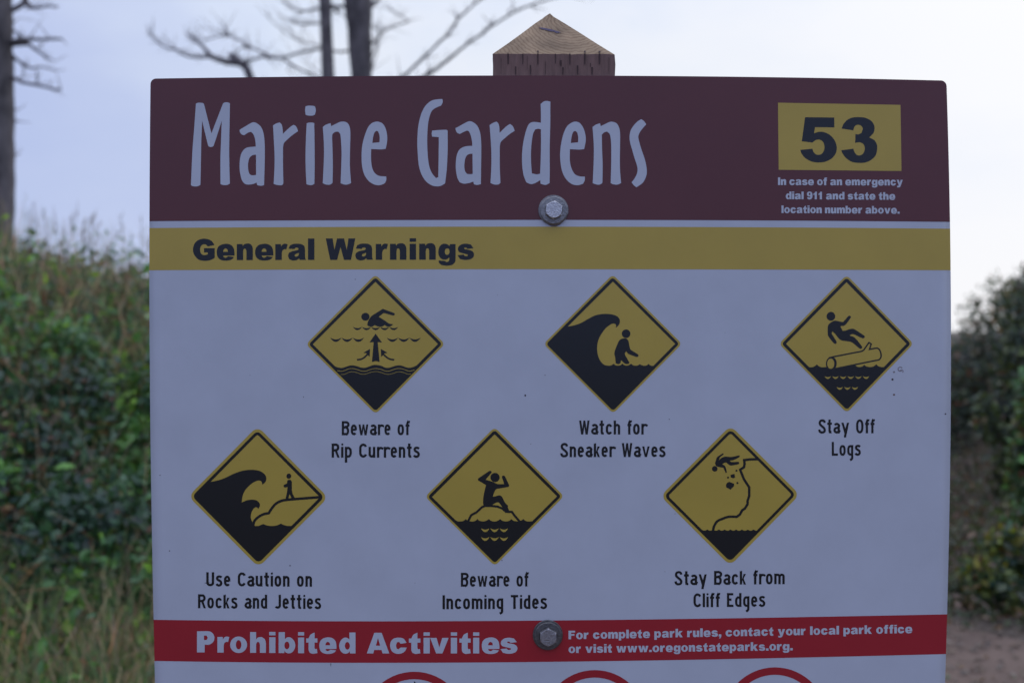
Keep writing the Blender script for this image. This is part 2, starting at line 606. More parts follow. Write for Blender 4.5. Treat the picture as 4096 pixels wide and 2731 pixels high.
    A.poly(tr(*S, o), 2, [tr(*S, h) for h in hs])
A.build('title_lettering', M_WHITE, header)

S3 = (2.904, 3000, 360)
A = Art()
A.poly(tr(*S3, [(325,150),(1748,175),(1760,942),(333,928)]), 2, smooth=False)
A.build('number_plate', M_YEL, header)
A = Art()
A.poly(tr(*S3, [(640,318),(978,322),(980,436),(755,433),(744,505),(800,488),(860,492),(930,525),(985,590),(1008,665),(995,740),(945,800),(870,835),(795,843),(715,832),(640,790),(600,740),(584,697),(725,684),(737,720),(765,748),(800,755),(840,738),(863,690),(865,650),(850,605),(820,582),(795,577),(760,585),(725,612),(602,597)]), 3)
A.poly(tr(*S3, [(1065,450),(1085,400),(1130,350),(1190,322),(1255,317),(1340,325),(1410,362),(1442,410),(1447,450),(1435,500),(1385,553),(1445,585),(1475,640),(1477,690),(1460,760),(1405,815),(1340,843),(1275,848),(1190,838),(1120,795),(1080,745),(1060,702),(1200,684),(1215,725),(1240,755),(1270,762),(1310,745),(1332,700),(1333,665),(1318,630),(1285,610),(1250,610),(1222,616),(1226,513),(1260,517),(1295,500),(1310,455),(1300,425),(1270,407),(1240,408),(1215,425),(1200,470)]), 3)
A.build('number_lettering', M_BLK, header)


# ---- heavy grotesque letters (unit: cap height 1, y up)
def gl(x0, yb, s, outer, *holes):
    f = lambda pts: [((x - x0) / s, (yb - y) / s) for x, y in pts]
    return (f(outer), [f(h) for h in holes])


def ell(cx, cy, rx, ry, n=24):
    return [(cx + rx * math.cos(2 * math.pi * i / n), cy + ry * math.sin(2 * math.pi * i / n)) for i in range(n)]


def box(x0, y0, x1, y1):
    return [(x0, y0), (x1, y0), (x1, y1), (x0, y1)]


HV = {}
HV['G'] = (1.02, [gl(135,301,161,[(298,211),(298,283),(285,292),(255,303),(220,306),(180,298),(152,272),(137,240),(137,205),(150,172),(175,150),(210,140),(245,143),(275,157),(296,187),(247,198),(232,184),(213,182),(195,195),(188,222),(195,250),(210,262),(232,262),(247,255),(247,243),(218,243),(218,211)])])
HV['e'] = (.83, [gl(314,302,161,[(447,268),(362,268),(366,280),(380,285),(392,280),(398,273),(444,279),(430,295),(405,304),(375,306),(345,300),(322,280),(314,245),(320,212),(340,190),(375,180),(405,182),(428,194),(442,215),(447,245)],[(398,240),(395,222),(382,213),(370,218),(363,230),(362,240)])])
HV['r'] = (.58, [gl(755,302,161,[(755,302),(755,183),(797,183),(798,202),(810,186),(825,180),(848,184),(838,222),(825,219),(810,228),(804,250),(804,302)])])
HV['a'] = (.83, [gl(851,301,161,[(985,300),(938,300),(934,288),(915,302),(885,305),(860,295),(851,270),(858,248),(880,236),(915,229),(930,222),(928,212),(918,208),(905,210),(898,219),(855,216),(865,192),(890,181),(920,179),(950,182),(972,195),(978,220),(978,270),(980,290)],[(932,248),(915,253),(902,260),(900,270),(910,277),(924,273),(932,260)])])
HV['l'] = (.30, [(box(0, 0, .30, 1), [])])
HV['I'] = (.31, [(box(0, 0, .31, 1), [])])
HV['W'] = (1.38, [gl(1135,300,161,[(1135,139),(1186,139),(1200,225),(1220,139),(1272,139),(1293,225),(1306,139),(1357,139),(1325,300),(1272,300),(1246,203),(1220,300),(1168,300)])])
HV['i'] = (.30, [(box(0, 0, .30, .745), []), (box(0, .84, .30, 1.0), [])])
npoly = [(0,0),(0,.745),(.27,.745),(.28,.65),(.36,.74),(.48,.77),(.61,.76),(.71,.68),(.755,.53),(.755,0),(.455,0),(.455,.42),(.43,.51),(.37,.54),(.32,.5),(.30,.40),(.30,0)]
HV['n'] = (.76, [(npoly, [])])
HV['u'] = (.76, [([(.755 - x, .745 - y) for x, y in npoly], [])])
HV['g'] = (.80, [gl(1982,299,161,[(2111,182),(2111,300),(2102,325),(2080,340),(2045,344),(2005,338),(1985,320),(1984,305),(2030,309),(2042,317),(2058,313),(2065,300),(2064,282),(2045,296),(2020,298),(1998,287),(1984,262),(1982,235),(1990,203),(2008,184),(2030,179),(2052,185),(2067,197),(2068,182)],[(2048,213),(2036,218),(2030,238),(2034,257),(2048,264),(2062,257),(2067,238),(2062,218)])])
HV['s'] = (.76, [gl(2127,298,161,[(2246,212),(2200,217),(2190,207),(2178,208),(2175,215),(2185,220),(2225,228),(2245,243),(2250,262),(2240,285),(2215,297),(2180,300),(2145,293),(2127,265),(2172,260),(2180,270),(2195,272),(2205,266),(2200,258),(2170,251),(2140,242),(2130,225),(2133,203),(2155,184),(2190,178),(2225,184)])])
HV['P'] = (.83, [gl(138,231,133,[(138,231),(138,98),(215,98),(238,112),(248,138),(240,165),(215,182),(186,182),(186,231)],[(182,125),(182,153),(198,153),(206,139),(198,125)])])
HV['o'] = (.80, [(ell(.40, .375, .40, .39), [ell(.40, .375, .13, .22)])])
HV['h'] = (.76, [gl(471,234,133,[(471,234),(471,103),(509,103),(509,150),(522,137),(545,135),(565,148),(571,172),(571,234),(533,234),(533,180),(527,166),(518,165),(511,173),(509,190),(509,234)])])
bp = gl(650,235,133,[(650,235),(650,103),(689,103),(689,147),(705,136),(725,137),(745,155),(755,185),(748,213),(732,232),(712,237),(694,230),(687,220),(685,235)],[(702 + 16 * math.cos(a * .3927), 187 + 24 * math.sin(a * .3927)) for a in range(16)])
HV['b'] = (.79, [bp])
flip = lambda g, fx, fy, w_: ([((w_ - x) if fx else x, (.745 - y) if fy else y) for x, y in g[0]], [[((w_ - x) if fx else x, (.745 - y) if fy else y) for x, y in h] for h in g[1]])
HV['d'] = (.79, [flip(bp, 1, 0, .79)])
HV['p'] = (.79, [flip(bp, 0, 1, .79)])
HV['t'] = (.54, [gl(823,236,133,[(838,142),(823,142),(823,168),(838,168),(838,215),(845,232),(862,239),(893,235),(890,208),(880,210),(875,203),(875,168),(893,168),(893,142),(875,142),(875,105),(850,118)])])
HV['A'] = (1.06, [gl(1203,237,133,[(1203,237),(1250,107),(1296,107),(1344,237),(1302,237),(1295,215),(1250,215),(1243,237)],[(1260,188),(1287,188),(1273,140)])])
HV['c'] = (.79, [gl(1349,237,133,[(1454,200),(1440,225),(1415,238),(1385,238),(1360,222),(1349,190),(1355,160),(1375,142),(1405,137),(1435,145),(1452,170),(1415,176),(1405,164),(1392,167),(1386,188),(1391,207),(1403,211),(1416,200)])])
HV['v'] = (.87, [gl(1600,238,133,[(1600,140),(1640,140),(1658,200),(1676,140),(1716,140),(1677,238),(1638,238)])])
HV['f'] = (.52, [([(.1,0),(.1,.56),(0,.56),(0,.745),(.1,.745),(.12,.9),(.22,1),(.4,1.01),(.52,.99),(.5,.84),(.42,.84),(.4,.745),(.5,.745),(.5,.56),(.4,.56),(.4,0)], [])])
HV['m'] = (1.15, [([(0,0),(0,.745),(.28,.745),(.28,.66),(.38,.75),(.48,.77),(.6,.74),(.66,.65),(.76,.75),(.88,.77),(1.02,.75),(1.12,.65),(1.15,.5),(1.15,0),(.86,0),(.86,.46),(.82,.54),(.74,.52),(.72,.42),(.72,0),(.43,0),(.43,.46),(.39,.54),(.31,.52),(.29,.42),(.29,0)], [])])
HV['y'] = (.85, [([(0,.745),(.3,.745),(.43,.3),(.56,.745),(.85,.745),(.55,-.05),(.44,-.2),(.28,-.25),(.06,-.23),(.04,-.04),(.18,-.06),(.26,-.02),(.28,.03)], [])])
HV['9'] = (.80, [([(.03,.25),(.1,.08),(.3,-.02),(.55,.02),(.72,.18),(.78,.48),(.74,.8),(.6,.96),(.38,1.01),(.15,.95),(.02,.78),(.03,.56),(.16,.4),(.34,.37),(.48,.42),(.44,.24),(.37,.19),(.32,.27)], [ell(.39, .69, .11, .15, 14)])])
HV['1'] = (.62, [([(.2,0),(.2,.62),(.03,.55),(.03,.75),(.18,.83),(.28,1),(.5,1),(.5,0)], [])])
HV['F'] = (.80, [([(0,0),(0,1),(.78,1),(.78,.79),(.31,.79),(.31,.62),(.7,.62),(.7,.42),(.31,.42),(.31,0)], [])])
HV['k'] = (.86, [([(0,0),(0,1),(.29,1),(.29,.5),(.48,.745),(.84,.745),(.56,.45),(.86,0),(.53,0),(.37,.27),(.29,.18),(.29,0)], [])])
HV['w'] = (1.2, [([(0,.745),(.29,.745),(.37,.3),(.48,.745),(.72,.745),(.83,.3),(.91,.745),(1.2,.745),(.98,0),(.7,0),(.6,.42),(.5,0),(.22,0)], [])])
HV['.'] = (.30, [(box(0, 0, .30, .26), [])])
HV[','] = (.30, [([(0, 0), (0, .26), (.3, .26), (.3, .02), (.2, -.2), (.02, -.24), (.12, -.05), (.13, 0)], [])])


def heavy_glyph(A, ch, x0, x1, yb, cap, layer):
    wd, cs = HV[ch]
    sx = (x1 - x0) / wd
    for o, hs in cs:
        A.poly([(x0 + x * sx, yb - y * cap) for x, y in o], layer, [[(x0 + x * sx, yb - y * cap) for x, y in h] for h in hs])


def heavy_line(A, text, x0, x1, b0, b1, cap, layer, gap=.085, space=.36):
    tot = 0
    for i, ch in enumerate(text):
        tot += space if ch == ' ' else HV[ch][0] + gap
    tot -= gap
    s = (x1 - x0) / tot
    x = x0
    for ch in text:
        if ch == ' ':
            x += space * s
            continue
        wd = HV[ch][0] * s
        yb = b0 + (b1 - b0) * ((x + wd / 2 - x0) / (x1 - x0))
        heavy_glyph(A, ch, x, x + wd, yb, cap, layer)
        x += (HV[ch][0] + gap) * s


A = Art()
for ch, a, b_ in zip('GeneralWarnings', (135,314,465,603,755,851,1001,1135,1357,1511,1618,1766,1838,1982,2127), (300,448,586,740,848,985,1049,1357,1490,1603,1742,1814,1963,2111,2250)):
    xa, xb = 700 + a / 1.8816, 700 + b_ / 1.8816
    yb = 880 + (302 - 4.0 * (a - 135) / 2115) / 1.8816
    heavy_glyph(A, ch, xa, xb, yb, 161 / 1.8816, 2)
A.build('warning_lettering', M_BLK, warn)
A = Art()
for ch, a, b_ in zip('ProhibitedActivities', (138,266,346,471,591,650,772,823,905,1029,1203,1349,1467,1559,1600,1730,1784,1870,1924,2041), (248,341,452,571,630,755,810,895,1013,1132,1344,1454,1541,1598,1716,1769,1856,1908,2035,2147)):
    xa, xb = 700 + a / 1.568, 700 + b_ / 1.568
    yb = 2460 + (231 + 6.5 * min(1, (a - 138) / 800)) / 1.568
    heavy_glyph(A, ch, xa, xb, yb, 132 / 1.568, 2)
A.build('heading_lettering', M_WHITE, proh)
A = Art()
heavy_line(A, 'In case of an emergency', 3112, 3611, 740.5, 742.5, 30.5, 2)
heavy_line(A, 'dial 911 and state the', 3143, 3581, 797, 799.5, 30.5, 2)
heavy_line(A, 'location number above.', 3126, 3598.5, 852.5, 855, 30.5, 2)
A.build('emergency_lettering', M_WHITE, header)
A = Art()
heavy_line(A, 'For complete park rules, contact your local park office', 2274, 3649, 2555, 2530, 34, 2, gap=.10, space=.42)
heavy_line(A, 'or visit www.oregonstateparks.org.', 2274, 3171, 2610, 2599, 34, 2, gap=.10, space=.42)
A.build('rules_lettering', M_WHITE, proh)

# ---- condensed caption letters: one-weight strokes (unit: cap height 1, y up)
T = .168
hT = T / 2
XH = .765


def arc(cx, cy, rx, ry, a0, a1, n=14):
    return [(cx + rx * math.cos(math.radians(a0 + (a1 - a0) * i / n)), cy + ry * math.sin(math.radians(a0 + (a1 - a0) * i / n))) for i in range(n + 1)]


def sp(*pts):
    return smooth_poly(pts, closed=False, ang=80, n=4)


CN = {}


def cn(ch, wd, *strokes):
    CN[ch] = (wd, strokes)


L_ = lambda *p: ('l', list(p))
O_ = lambda p: ('c', p)


def K_(y0, y1, *p):
    return ('k', list(p), (y0, y1))


def oval(wd, top, n=30):
    ex = 0.80
    pts = []
    for i in range(n):
        a = 2 * math.pi * i / n
        c, s = math.cos(a), math.sin(a)
        pts.append((wd / 2 + (wd / 2 - hT) * math.copysign(abs(c) ** ex, c), top / 2 + (top / 2 - hT + .005) * math.copysign(abs(s) ** ex, s)))
    return pts


cn('o', .475, O_(oval(.475, XH)))
cn('O', .55, O_(oval(.55, 1.0)))
cn('e', .45, L_((.09, .39), (.45 - hT, .39)), L_(*([(.45 - hT, .355)] + arc(.225, .46, .225 - hT, XH - hT - .46, 0, 180, 10) + arc(.225, .28, .225 - hT, .28 - hT, 180, 325, 12))))
cn('w', .73, ('p', [(0, XH), (.155, XH), (.235, .30), (.305, XH), (.43, XH), (.50, .30), (.58, XH), (.73, XH), (.60, 0), (.44, 0), (.367, .45), (.29, 0), (.135, 0)]))
cn('W', .75, ('p', [(0, 1), (.155, 1), (.235, .40), (.31, 1), (.445, 1), (.52, .40), (.595, 1), (.75, 1), (.615, 0), (.455, 0), (.377, .55), (.295, 0), (.14, 0)]))
cn('v', .54, ('p', [(0, XH), (.16, XH), (.27, .22), (.38, XH), (.54, XH), (.35, 0), (.19, 0)]))
cn('y', .57, ('p', [(0, XH), (.16, XH), (.295, .34), (.41, XH), (.57, XH), (.345, -.30), (.185, -.30), (.225, -.02)]))
cn('a', .47, L_(*([(.47 - hT, 0)] + [(.47 - hT, .5)] + arc(.25, .50, .25 - hT + .0, XH - hT - .50, 10, 150, 10))), L_(*arc(.265, .235, .19, .165, 72, 360, 18)), L_((.26, .40), (.40, .425)), L_((.22, hT), (.40, hT)))
cn('r', .37, L_((hT, 0), (hT, XH)), L_(*([(hT, .50)] + arc(.27, .50, .27 - hT, XH - hT - .5, 150, 55, 8)[1:] + [(.35, .58)])))
cn('n', .46, L_((hT, 0), (hT, XH)), L_(*([(hT, .56)] + arc(.25, .53, .46 - hT - .25, XH - hT - .53, 130, 0, 10) + [(.46 - hT, 0)])))
cn('h', .465, K_(0, 1, (hT, 0), (hT, 1.0)), L_(*([(hT, .56)] + arc(.25, .53, .465 - hT - .25, XH - hT - .53, 130, 0, 10) + [(.465 - hT, 0)])))
cn('m', .74, L_((hT, 0), (hT, XH)), L_(*([(hT, .58)] + arc(.22, .56, .37 - .22, XH - hT - .56, 130, 0, 8) + [(.37, 0)])), L_(*([(.37, .58)] + arc(.53, .56, .74 - hT - .53, XH - hT - .56, 130, 0, 8) + [(.74 - hT, 0)])))
cn('u', .475, L_(*([(hT, XH), (hT, .24)] + arc(.23, .235, .23 - hT, .235 - hT, 180, 310, 10) + [(.475 - hT, .22)])), L_((.475 - hT, XH), (.475 - hT, 0)))
cn('i', .15, L_((hT, 0), (hT, XH)), ('d', (hT, .93), .078))
cn('l', .15, K_(0, 1, (hT, 0), (hT, 1)))
cn('I', .15, L_((hT, 0), (hT, 1)))
cn('f', .29, L_(*([(.135, 0), (.135, .84)] + arc(.255, .83, .12, .10, 180, 60, 7))), L_((0, .68), (.29, .68)))
cn('t', .34, K_(-.01, 1, (.165, 1.0), (.165, .2), (.185, .095), (.235, hT - .005), (.31, .085)), L_((0, .70), (.34, .70)))
cn('s', .45, ('l', sp((.395, .63), (.34, .675), (.24, .70), (.13, .665), (.095, .575), (.13, .48), (.24, .41), (.33, .345), (.375, .235), (.34, .12), (.225, .065), (.11, .095), (.045, .17))))
cn('S', .555, ('l', sp((.475, .765), (.45, .86), (.385, .92), (.285, .93), (.18, .90), (.115, .80), (.125, .68), (.20, .58), (.33, .47), (.43, .37), (.48, .26), (.46, .15), (.38, .085), (.27, .07), (.16, .10), (.10, .17), (.075, .28))))
cn('B', .55, L_((hT, 0), (hT, 1)), L_((hT, 1 - hT), (.30, 1 - hT), *arc(.31, .755, .185, .245 - hT, 90, -90, 10), (hT, .51)), L_((hT, .56), (.30, .56), *arc(.30, .31, .25 - hT, .25, 90, -90, 10)[1:0], *arc(.31, .30, .24 - hT + .0, .26 - 0.02, 75, -75, 10), (.30, hT), (hT, hT)))
cn('R', .55, L_((hT, 0), (hT, 1)), L_((hT, 1 - hT), (.30, 1 - hT), *arc(.31, .725, .235 - hT, .275 - hT, 90, -90, 10), (hT, .50)), K_(0, .55, (.29, .52), (.485, -.06)))
cn('p', .49, K_(-.35, XH, (hT, XH), (hT, -.36)), L_(*([(hT, XH - hT)] + [(.22, XH - hT)] + arc(.24, .46, .25 - hT, XH - hT - .46, 90, 0, 8) + arc(.24, .30, .25 - hT, .30 - hT, 0, -90, 8) + [(hT, hT)])))
cn('d', .46, K_(0, 1, (.46 - hT, 0), (.46 - hT, 1)), L_(*([(.46 - hT, XH - hT - .02)] + arc(.235, .46, .235 - hT, XH - hT - .46, 70, 180, 8) + arc(.235, .29, .235 - hT, .29 - hT, 180, 270, 8) + [(.46 - hT, hT)])))
cn('g', .46, L_(*([(.46 - hT, XH - hT)] + arc(.235, .46, .235 - hT, XH - hT - .46, 90, 180, 8) + arc(.235, .29, .235 - hT, .29 - hT, 180, 270, 8) + [(.46 - hT, hT)])), L_((.46 - hT, XH), (.46 - hT, -.05), (.375, -.19), (.32, -.27), (.22, -.33)))
cn('C', .545, L_(*(arc(.29, .66, .29 - hT, 1 - hT - .66, 25, 180, 12) + arc(.29, .34, .29 - hT, .34 - hT, 180, 335, 12))))
cn('c', .45, L_(*(arc(.24, .46, .24 - hT, XH - hT - .46, 25, 180, 10) + arc(.24, .29, .24 - hT, .29 - hT, 180, 330, 10))))
cn('k', .44, ('p', [(0, 0), (0, .95), (T, 1), (T, 0)]), ('p', [(T - .02, .30), (.27, XH), (.44, XH), (.275, .44), (.44, 0), (.28, 0), (.19, .30), (T - .02, .18)]))
cn('U', .55, L_(*([(hT, 1), (hT, .26)] + arc(.275, .26, .275 - hT, .26 - hT, 180, 360, 14) + [(.55 - hT, 1)])))
cn('J', .47, L_(*([(.47 - hT, 1), (.47 - hT, .24)] + arc(.235, .24, .235 - hT, .24 - hT, 0, -150, 12)[1:])))
cn('L', .47, L_((hT, 1), (hT, 0)), L_((0, hT), (.47, hT)))
cn('T', .50, L_((.25, 1), (.25, 0)), L_((0, 1 - hT), (.5, 1 - hT)))
cn('E', .47, L_((hT, 1), (hT, 0)), L_((0, 1 - hT), (.46, 1 - hT)), L_((0, hT), (.47, hT)), L_((0, .53), (.33, .53)))


def cond_line(A, text, x0, x1, b0, b1, cap, layer, gap=.115, space=.40):
    tot = sum(space if ch == ' ' else CN[ch][0] + gap for ch in text) - gap
    s = (x1 - x0) / tot
    x = x0
    for ch in text:
        if ch == ' ':
            x += space * s
            continue
        wd, strokes = CN[ch]
        yb = b0 + (b1 - b0) * ((x + wd * s / 2 - x0) / (x1 - x0))
        G = Art()
        for st in strokes:
            if st[0] == 'l':
                G.ribbon(st[1], T, layer)
            elif st[0] == 'c':
                G.ribbon(st[1], T, layer, closed=True)
            elif st[0] == 'p':
                G.poly(st[1], layer, smooth=False)
            elif st[0] == 'k':
                G.ribbon(st[1], T, layer, clamp=st[2])
            else:
                G.ellipse(st[1][0], st[1][1], st[2], st[2], layer, 12)
            A.cnt += 1
            G.cnt = A.cnt
        A.add(G, lambda u, v, x=x, yb=yb: (x + u * s, yb - v * cap))
        x += (wd + gap) * s


for lines in [
    [('Beware of', 1367, 1638, 1740, 1739.5, 56.7), ('Rip Currents', 1326.5, 1679, 1829.5, 1829.5, 56.7)],
    [('Watch for', 2316.5, 2586, 1737, 1737, 56), ('Sneaker Waves', 2241, 2662, 1827.5, 1827, 56)],
    [('Stay Off', 3273, 3498, 1732.6, 1732, 55.5), ('Logs', 3327, 3443, 1822, 1821, 55.5)],
    [('Use Caution on', 825, 1248, 2343, 2345, 56), ('Rocks and Jetties', 792, 1284, 2431, 2434, 56)],
    [('Beware of', 1843.5, 2113.5, 2345, 2344, 56), ('Incoming Tides', 1770, 2188, 2435, 2433.5, 56)],
    [('Stay Back from', 2698, 3139, 2339, 2334.7, 55.5), ('Cliff Edges', 2774, 3061, 2427, 2424.7, 55.5)],
]:
    A = Art()
    for ln in lines:
        cond_line(A, *ln, 1)
    A.build('caption_lettering', M_BLK, SIGN)


# ---- the six warning diamonds
def rounded(tips, r, n=6):
    out_ = []
    m = len(tips)
    for i in range(m):
        p = Vector(tips[i])
        a = (Vector(tips[i - 1]) - p).normalized()
        b = (Vector(tips[(i + 1) % m]) - p).normalized()
        half = a.angle(b) / 2
        d = r / math.tan(half)
        bis = (a + b).normalized()
        c = p + bis * (r / math.sin(half))
        v0 = p + a * d - c
        v1 = p + b * d - c
        ang = v0.angle_signed(v1)
        for k in range(n + 1):
            th = ang * k / n
            cs, sn = math.cos(th), math.sin(th)
            out_.append(tuple(c + Vector((v0.x * cs + v0.y * sn, -v0.x * sn + v0.y * cs))))
    return out_


def crescents(A, f, x0, x1, y, n, up, lo, layer, gap=0.0):
    wd = (x1 - x0 + gap) / n
    for i in range(n):
        a = x0 + i * wd
        b = a + wd - gap
        top = [(a + (b - a) * k / 8, y + up * math.sin(math.pi * k / 8)) for k in range(9)]
        bot = [(a + (b - a) * k / 8, y + lo * math.sin(math.pi * k / 8) ** .85) for k in range(7, 0, -1)]
        A.poly(f(top + bot), layer, smooth=False)


def diamond(label, org, yt, yr, ot, orr, it, ir, black, extra):
    """tips are sharp corner points: top, right, bottom, left"""
    f = lambda pts: tr(2.6133, org[0], org[1], pts)
    A = Art()
    A.poly(f(rounded(yt, yr)), 1, smooth=False)
    root = A.build('warning_pictogram', M_YEL, SIGN)
    root['label'] = label
    B = Art()
    o = rounded(ot, orr)
    i_ = rounded(it, ir)
    B.ringpair(f(o), f(i_), 2)
    Yl = Art()
    for p in black:
        B.poly(f(p), 2)
    extra(B, Yl, f)
    B.build('pictogram_symbol', M_BLK, root)
    if Yl.v:
        Yl.build('pictogram_highlight', M_YEL, root)


def ex1(B, Y, f):
    B.ellipse(*f([(684, 488)])[0], 43 / 2.6133, 41 / 2.6133, 2)
    crescents(B, f, 553, 1027, 594, 5, 13, 33, 2)
    crescents(B, f, 315, 669, 706, 3, 19, 44, 2)
    crescents(B, f, 907, 1261, 706, 3, 19, 44, 2)
    B.ribbon(f(sp((595, 937), (640, 930), (675, 910), (708, 876))), 6.5, 2)
    B.ribbon(f(sp((985, 937), (940, 930), (905, 910), (868, 876))), 6.5, 2)
    Y.ribbon(f(sp((390, 1050), (430, 1057), (465, 1050), (510, 1032), (555, 1029), (600, 1040), (640, 1053), (690, 1055), (730, 1040), (790, 1028), (850, 1038), (890, 1054), (930, 1055), (975, 1040), (1020, 1028), (1070, 1032), (1120, 1050), (1150, 1055), (1197, 1043))), 2.0, 3)
    Y.ribbon(f(sp((427, 1090), (465, 1088), (510, 1068), (550, 1062), (600, 1072), (640, 1087), (690, 1085), (730, 1070), (790, 1060), (850, 1070), (890, 1085), (930, 1089), (970, 1080), (1020, 1064), (1070, 1066), (1120, 1085), (1160, 1088))), 1.5, 3)


diamond('yellow diamond showing a swimmer and an upward arrow', (1200, 1080), [(788,46),(1515,772),(790,1504),(62,775)], 45, [(788,76),(1486,771),(790,1473),(91,775)], 30, [(788,123),(1443,772),(790,1425),(133,775)], 4,
        [[(345,992),(380,1012),(430,1022),(465,1015),(510,1000),(555,996),(600,1005),(640,1018),(680,1020),(720,1008),(760,993),(800,991),(850,1000),(890,1018),(930,1020),(970,1008),(1010,997),(1055,996),(1100,1012),(1140,1021),(1190,1010),(1240,985),(1235,1010),(790,1445),(345,1010)],
         [(733,500),(745,483),(775,462),(865,405),(985,450),(992,462),(985,472),(970,474),(875,448),(822,488),(890,530),(930,558),(973,567),(955,583),(925,591),(905,588),(885,572),(865,588),(835,591),(805,586),(782,574),(760,588),(735,591),(710,583),(703,570),(712,535)],
         [(790,664),(856,755),(812,752),(832,960),(815,955),(790,950),(768,955),(752,960),(770,752),(727,755)],
         [(732,823),(727,905),(707,885),(695,868),(662,864)], [(845,823),(848,905),(872,885),(882,870),(915,864)]], ex1)


def ex2(B, Y, f):
    B.ellipse(*f([(926, 665)])[0], 44.5 / 2.6133, 45 / 2.6133, 2)


diamond('yellow diamond showing a wave curling over a wading person', (2150, 1080), [(786,46),(1510,770),(790,1499),(63,772)], 45, [(786,75),(1482,770),(790,1470),(91,772)], 30, [(788,120),(1440,770),(790,1425),(133,772)], 4,
        [[(318,590),(380,578),(450,555),(530,510),(600,475),(670,460),(730,458),(790,466),(835,485),(858,515),(860,550),(845,580),(818,602),(822,580),(815,564),(795,558),(760,570),(710,610),(660,680),(632,745),(623,820),(632,890),(655,945),(690,985),(725,997),(765,997),(798,978),(815,994),(845,998),(870,992),(887,976),(905,992),(935,998),(960,990),(978,978),(1000,994),(1025,999),(1050,995),(1070,982),(1090,994),(1120,1000),(1145,994),(1160,980),(1185,998),(1225,1000),(1235,1000),(790,1445),(112,772),(300,590)],
         [(880,718),(910,713),(935,718),(952,745),(962,800),(975,832),(1050,880),(1056,895),(1045,908),(1030,906),(950,875),(928,848),(915,865),(912,880),(962,968),(950,980),(920,980),(900,965),(873,940),(868,970),(855,980),(835,981),(818,972),(812,910),(804,880),(808,845),(835,775),(855,735)]], ex2)


def ex3(B, Y, f):
    B.ellipse(*f([(637, 483)])[0], 45 / 2.6133, 46 / 2.6133, 2)
    B.ribbon(f(arc(637, 978, 44, 62, 0, 354, 30)), 6, 2, closed=True)
    B.ribbon(f([(615, 918), (660, 906), (960, 848), (980, 835), (1035, 757), (1058, 772), (1040, 828)] + sp((1040, 828), (1115, 815), (1140, 826), (1155, 855), (1162, 890), (1157, 918), (1140, 937))[1:] + [(985, 968), (860, 993), (680, 1030)]), 5.6, 2)
    B.ribbon(f(arc(650, 975, 42, 62, -75, 65, 12)), 4, 2)
    Y.ellipse(*f([(634, 978)])[0], 36 / 2.6133, 53 / 2.6133, 3)
    crescents(Y, f, 570, 1038, 1108, 6, 10, 29, 3, gap=12)
    crescents(Y, f, 695, 922, 1220, 3, 10, 30, 3, gap=12)


diamond('yellow diamond showing a person slipping off a log', (3080, 1080), [(801,51),(1500,769),(803,1492),(94,770)], 45, [(801,79),(1471,769),(803,1460),(123,770)], 30, [(800,127),(1428,769),(803,1412),(167,770)], 4,
        [[(380,990),(395,1012),(430,1015),(462,1008),(490,985),(512,1005),(545,1015),(595,1012),(605,1035),(645,1045),(680,1030),(890,990),(905,1005),(930,1013),(965,1007),(985,990),(1005,1005),(1040,1013),(1080,1007),(1112,985),(1135,1005),(1165,1013),(1200,1012),(1225,985),(1228,1005),(803,1430),(378,1005)],
         [(640,545),(680,528),(740,540),(765,542),(785,520),(815,485),(830,475),(845,483),(845,495),(800,560),(775,580),(735,586),(760,635),(790,632),(830,617),(865,613),(890,622),(985,685),(992,700),(980,712),(965,712),(880,672),(855,670),(832,684),(885,705),(960,795),(965,812),(952,822),(935,818),(860,757),(820,745),(750,735),(715,710),(680,665),(650,640),(645,665),(695,745),(697,762),(685,771),(668,765),(612,695),(604,670),(604,600),(612,570)]], ex3)


def ex4(B, Y, f):
    B.ellipse(*f([(1085, 557)])[0], 25 / 2.6133, 27 / 2.6133, 2)
    B.ribbon(f(sp((712, 1068), (728, 1022), (770, 982), (820, 955), (875, 944)) + sp((875, 944), (910, 890), (950, 845), (1000, 818), (1060, 805), (1160, 796), (1412, 777))[1:]), 10.3, 2)


diamond('yellow diamond showing waves breaking toward a person on a jetty', (740, 1690), [(757,36),(1496,780),(768,1509),(35,768)], 75, [(757,80),(1456,777),(768,1467),(74,768)], 48, [(757,122),(1411,777),(768,1425),(118,768)], 20,
        [[(262,618),(330,605),(410,580),(500,537),(580,507),(650,493),(720,492),(780,503),(825,530),(848,565),(848,600),(835,625),(806,647),(804,622),(790,607),(765,603),(720,620),(670,658),(625,710),(602,765),(592,833),(640,812),(690,803),(735,806),(765,822),(782,850),(780,875),(765,900),(757,885),(742,880),(718,895),(695,935),(687,980),(692,1010),(708,1044),(733,1078),(770,1076),(800,1065),(817,1056),(850,1070),(900,1078),(950,1074),(985,1062),(1002,1052),(1030,1066),(1070,1077),(1125,1078),(768,1440),(100,768),(245,620)],
         [(1070,603),(1085,595),(1105,597),(1116,615),(1117,700),(1125,740),(1148,785),(1115,790),(1092,742),(1080,795),(1050,795),(1065,730),(1072,672),(1040,677),(1030,665),(1033,648),(1065,635)]], ex4)


def ex5(B, Y, f):
    B.ellipse(*f([(784, 571)])[0], 48 / 2.6133, 48 / 2.6133, 2)
    B.ribbon(f([(505, 1025), (535, 965), (590, 935), (650, 880), (680, 868), (740, 868), (810, 875), (860, 895), (900, 930), (960, 930), (985, 965), (1040, 1030)]), 9, 2)
    crescents(Y, f, 637, 922, 1102, 3, 14, 40, 3, gap=8)
    crescents(Y, f, 637, 922, 1193, 3, 14, 40, 3, gap=8)


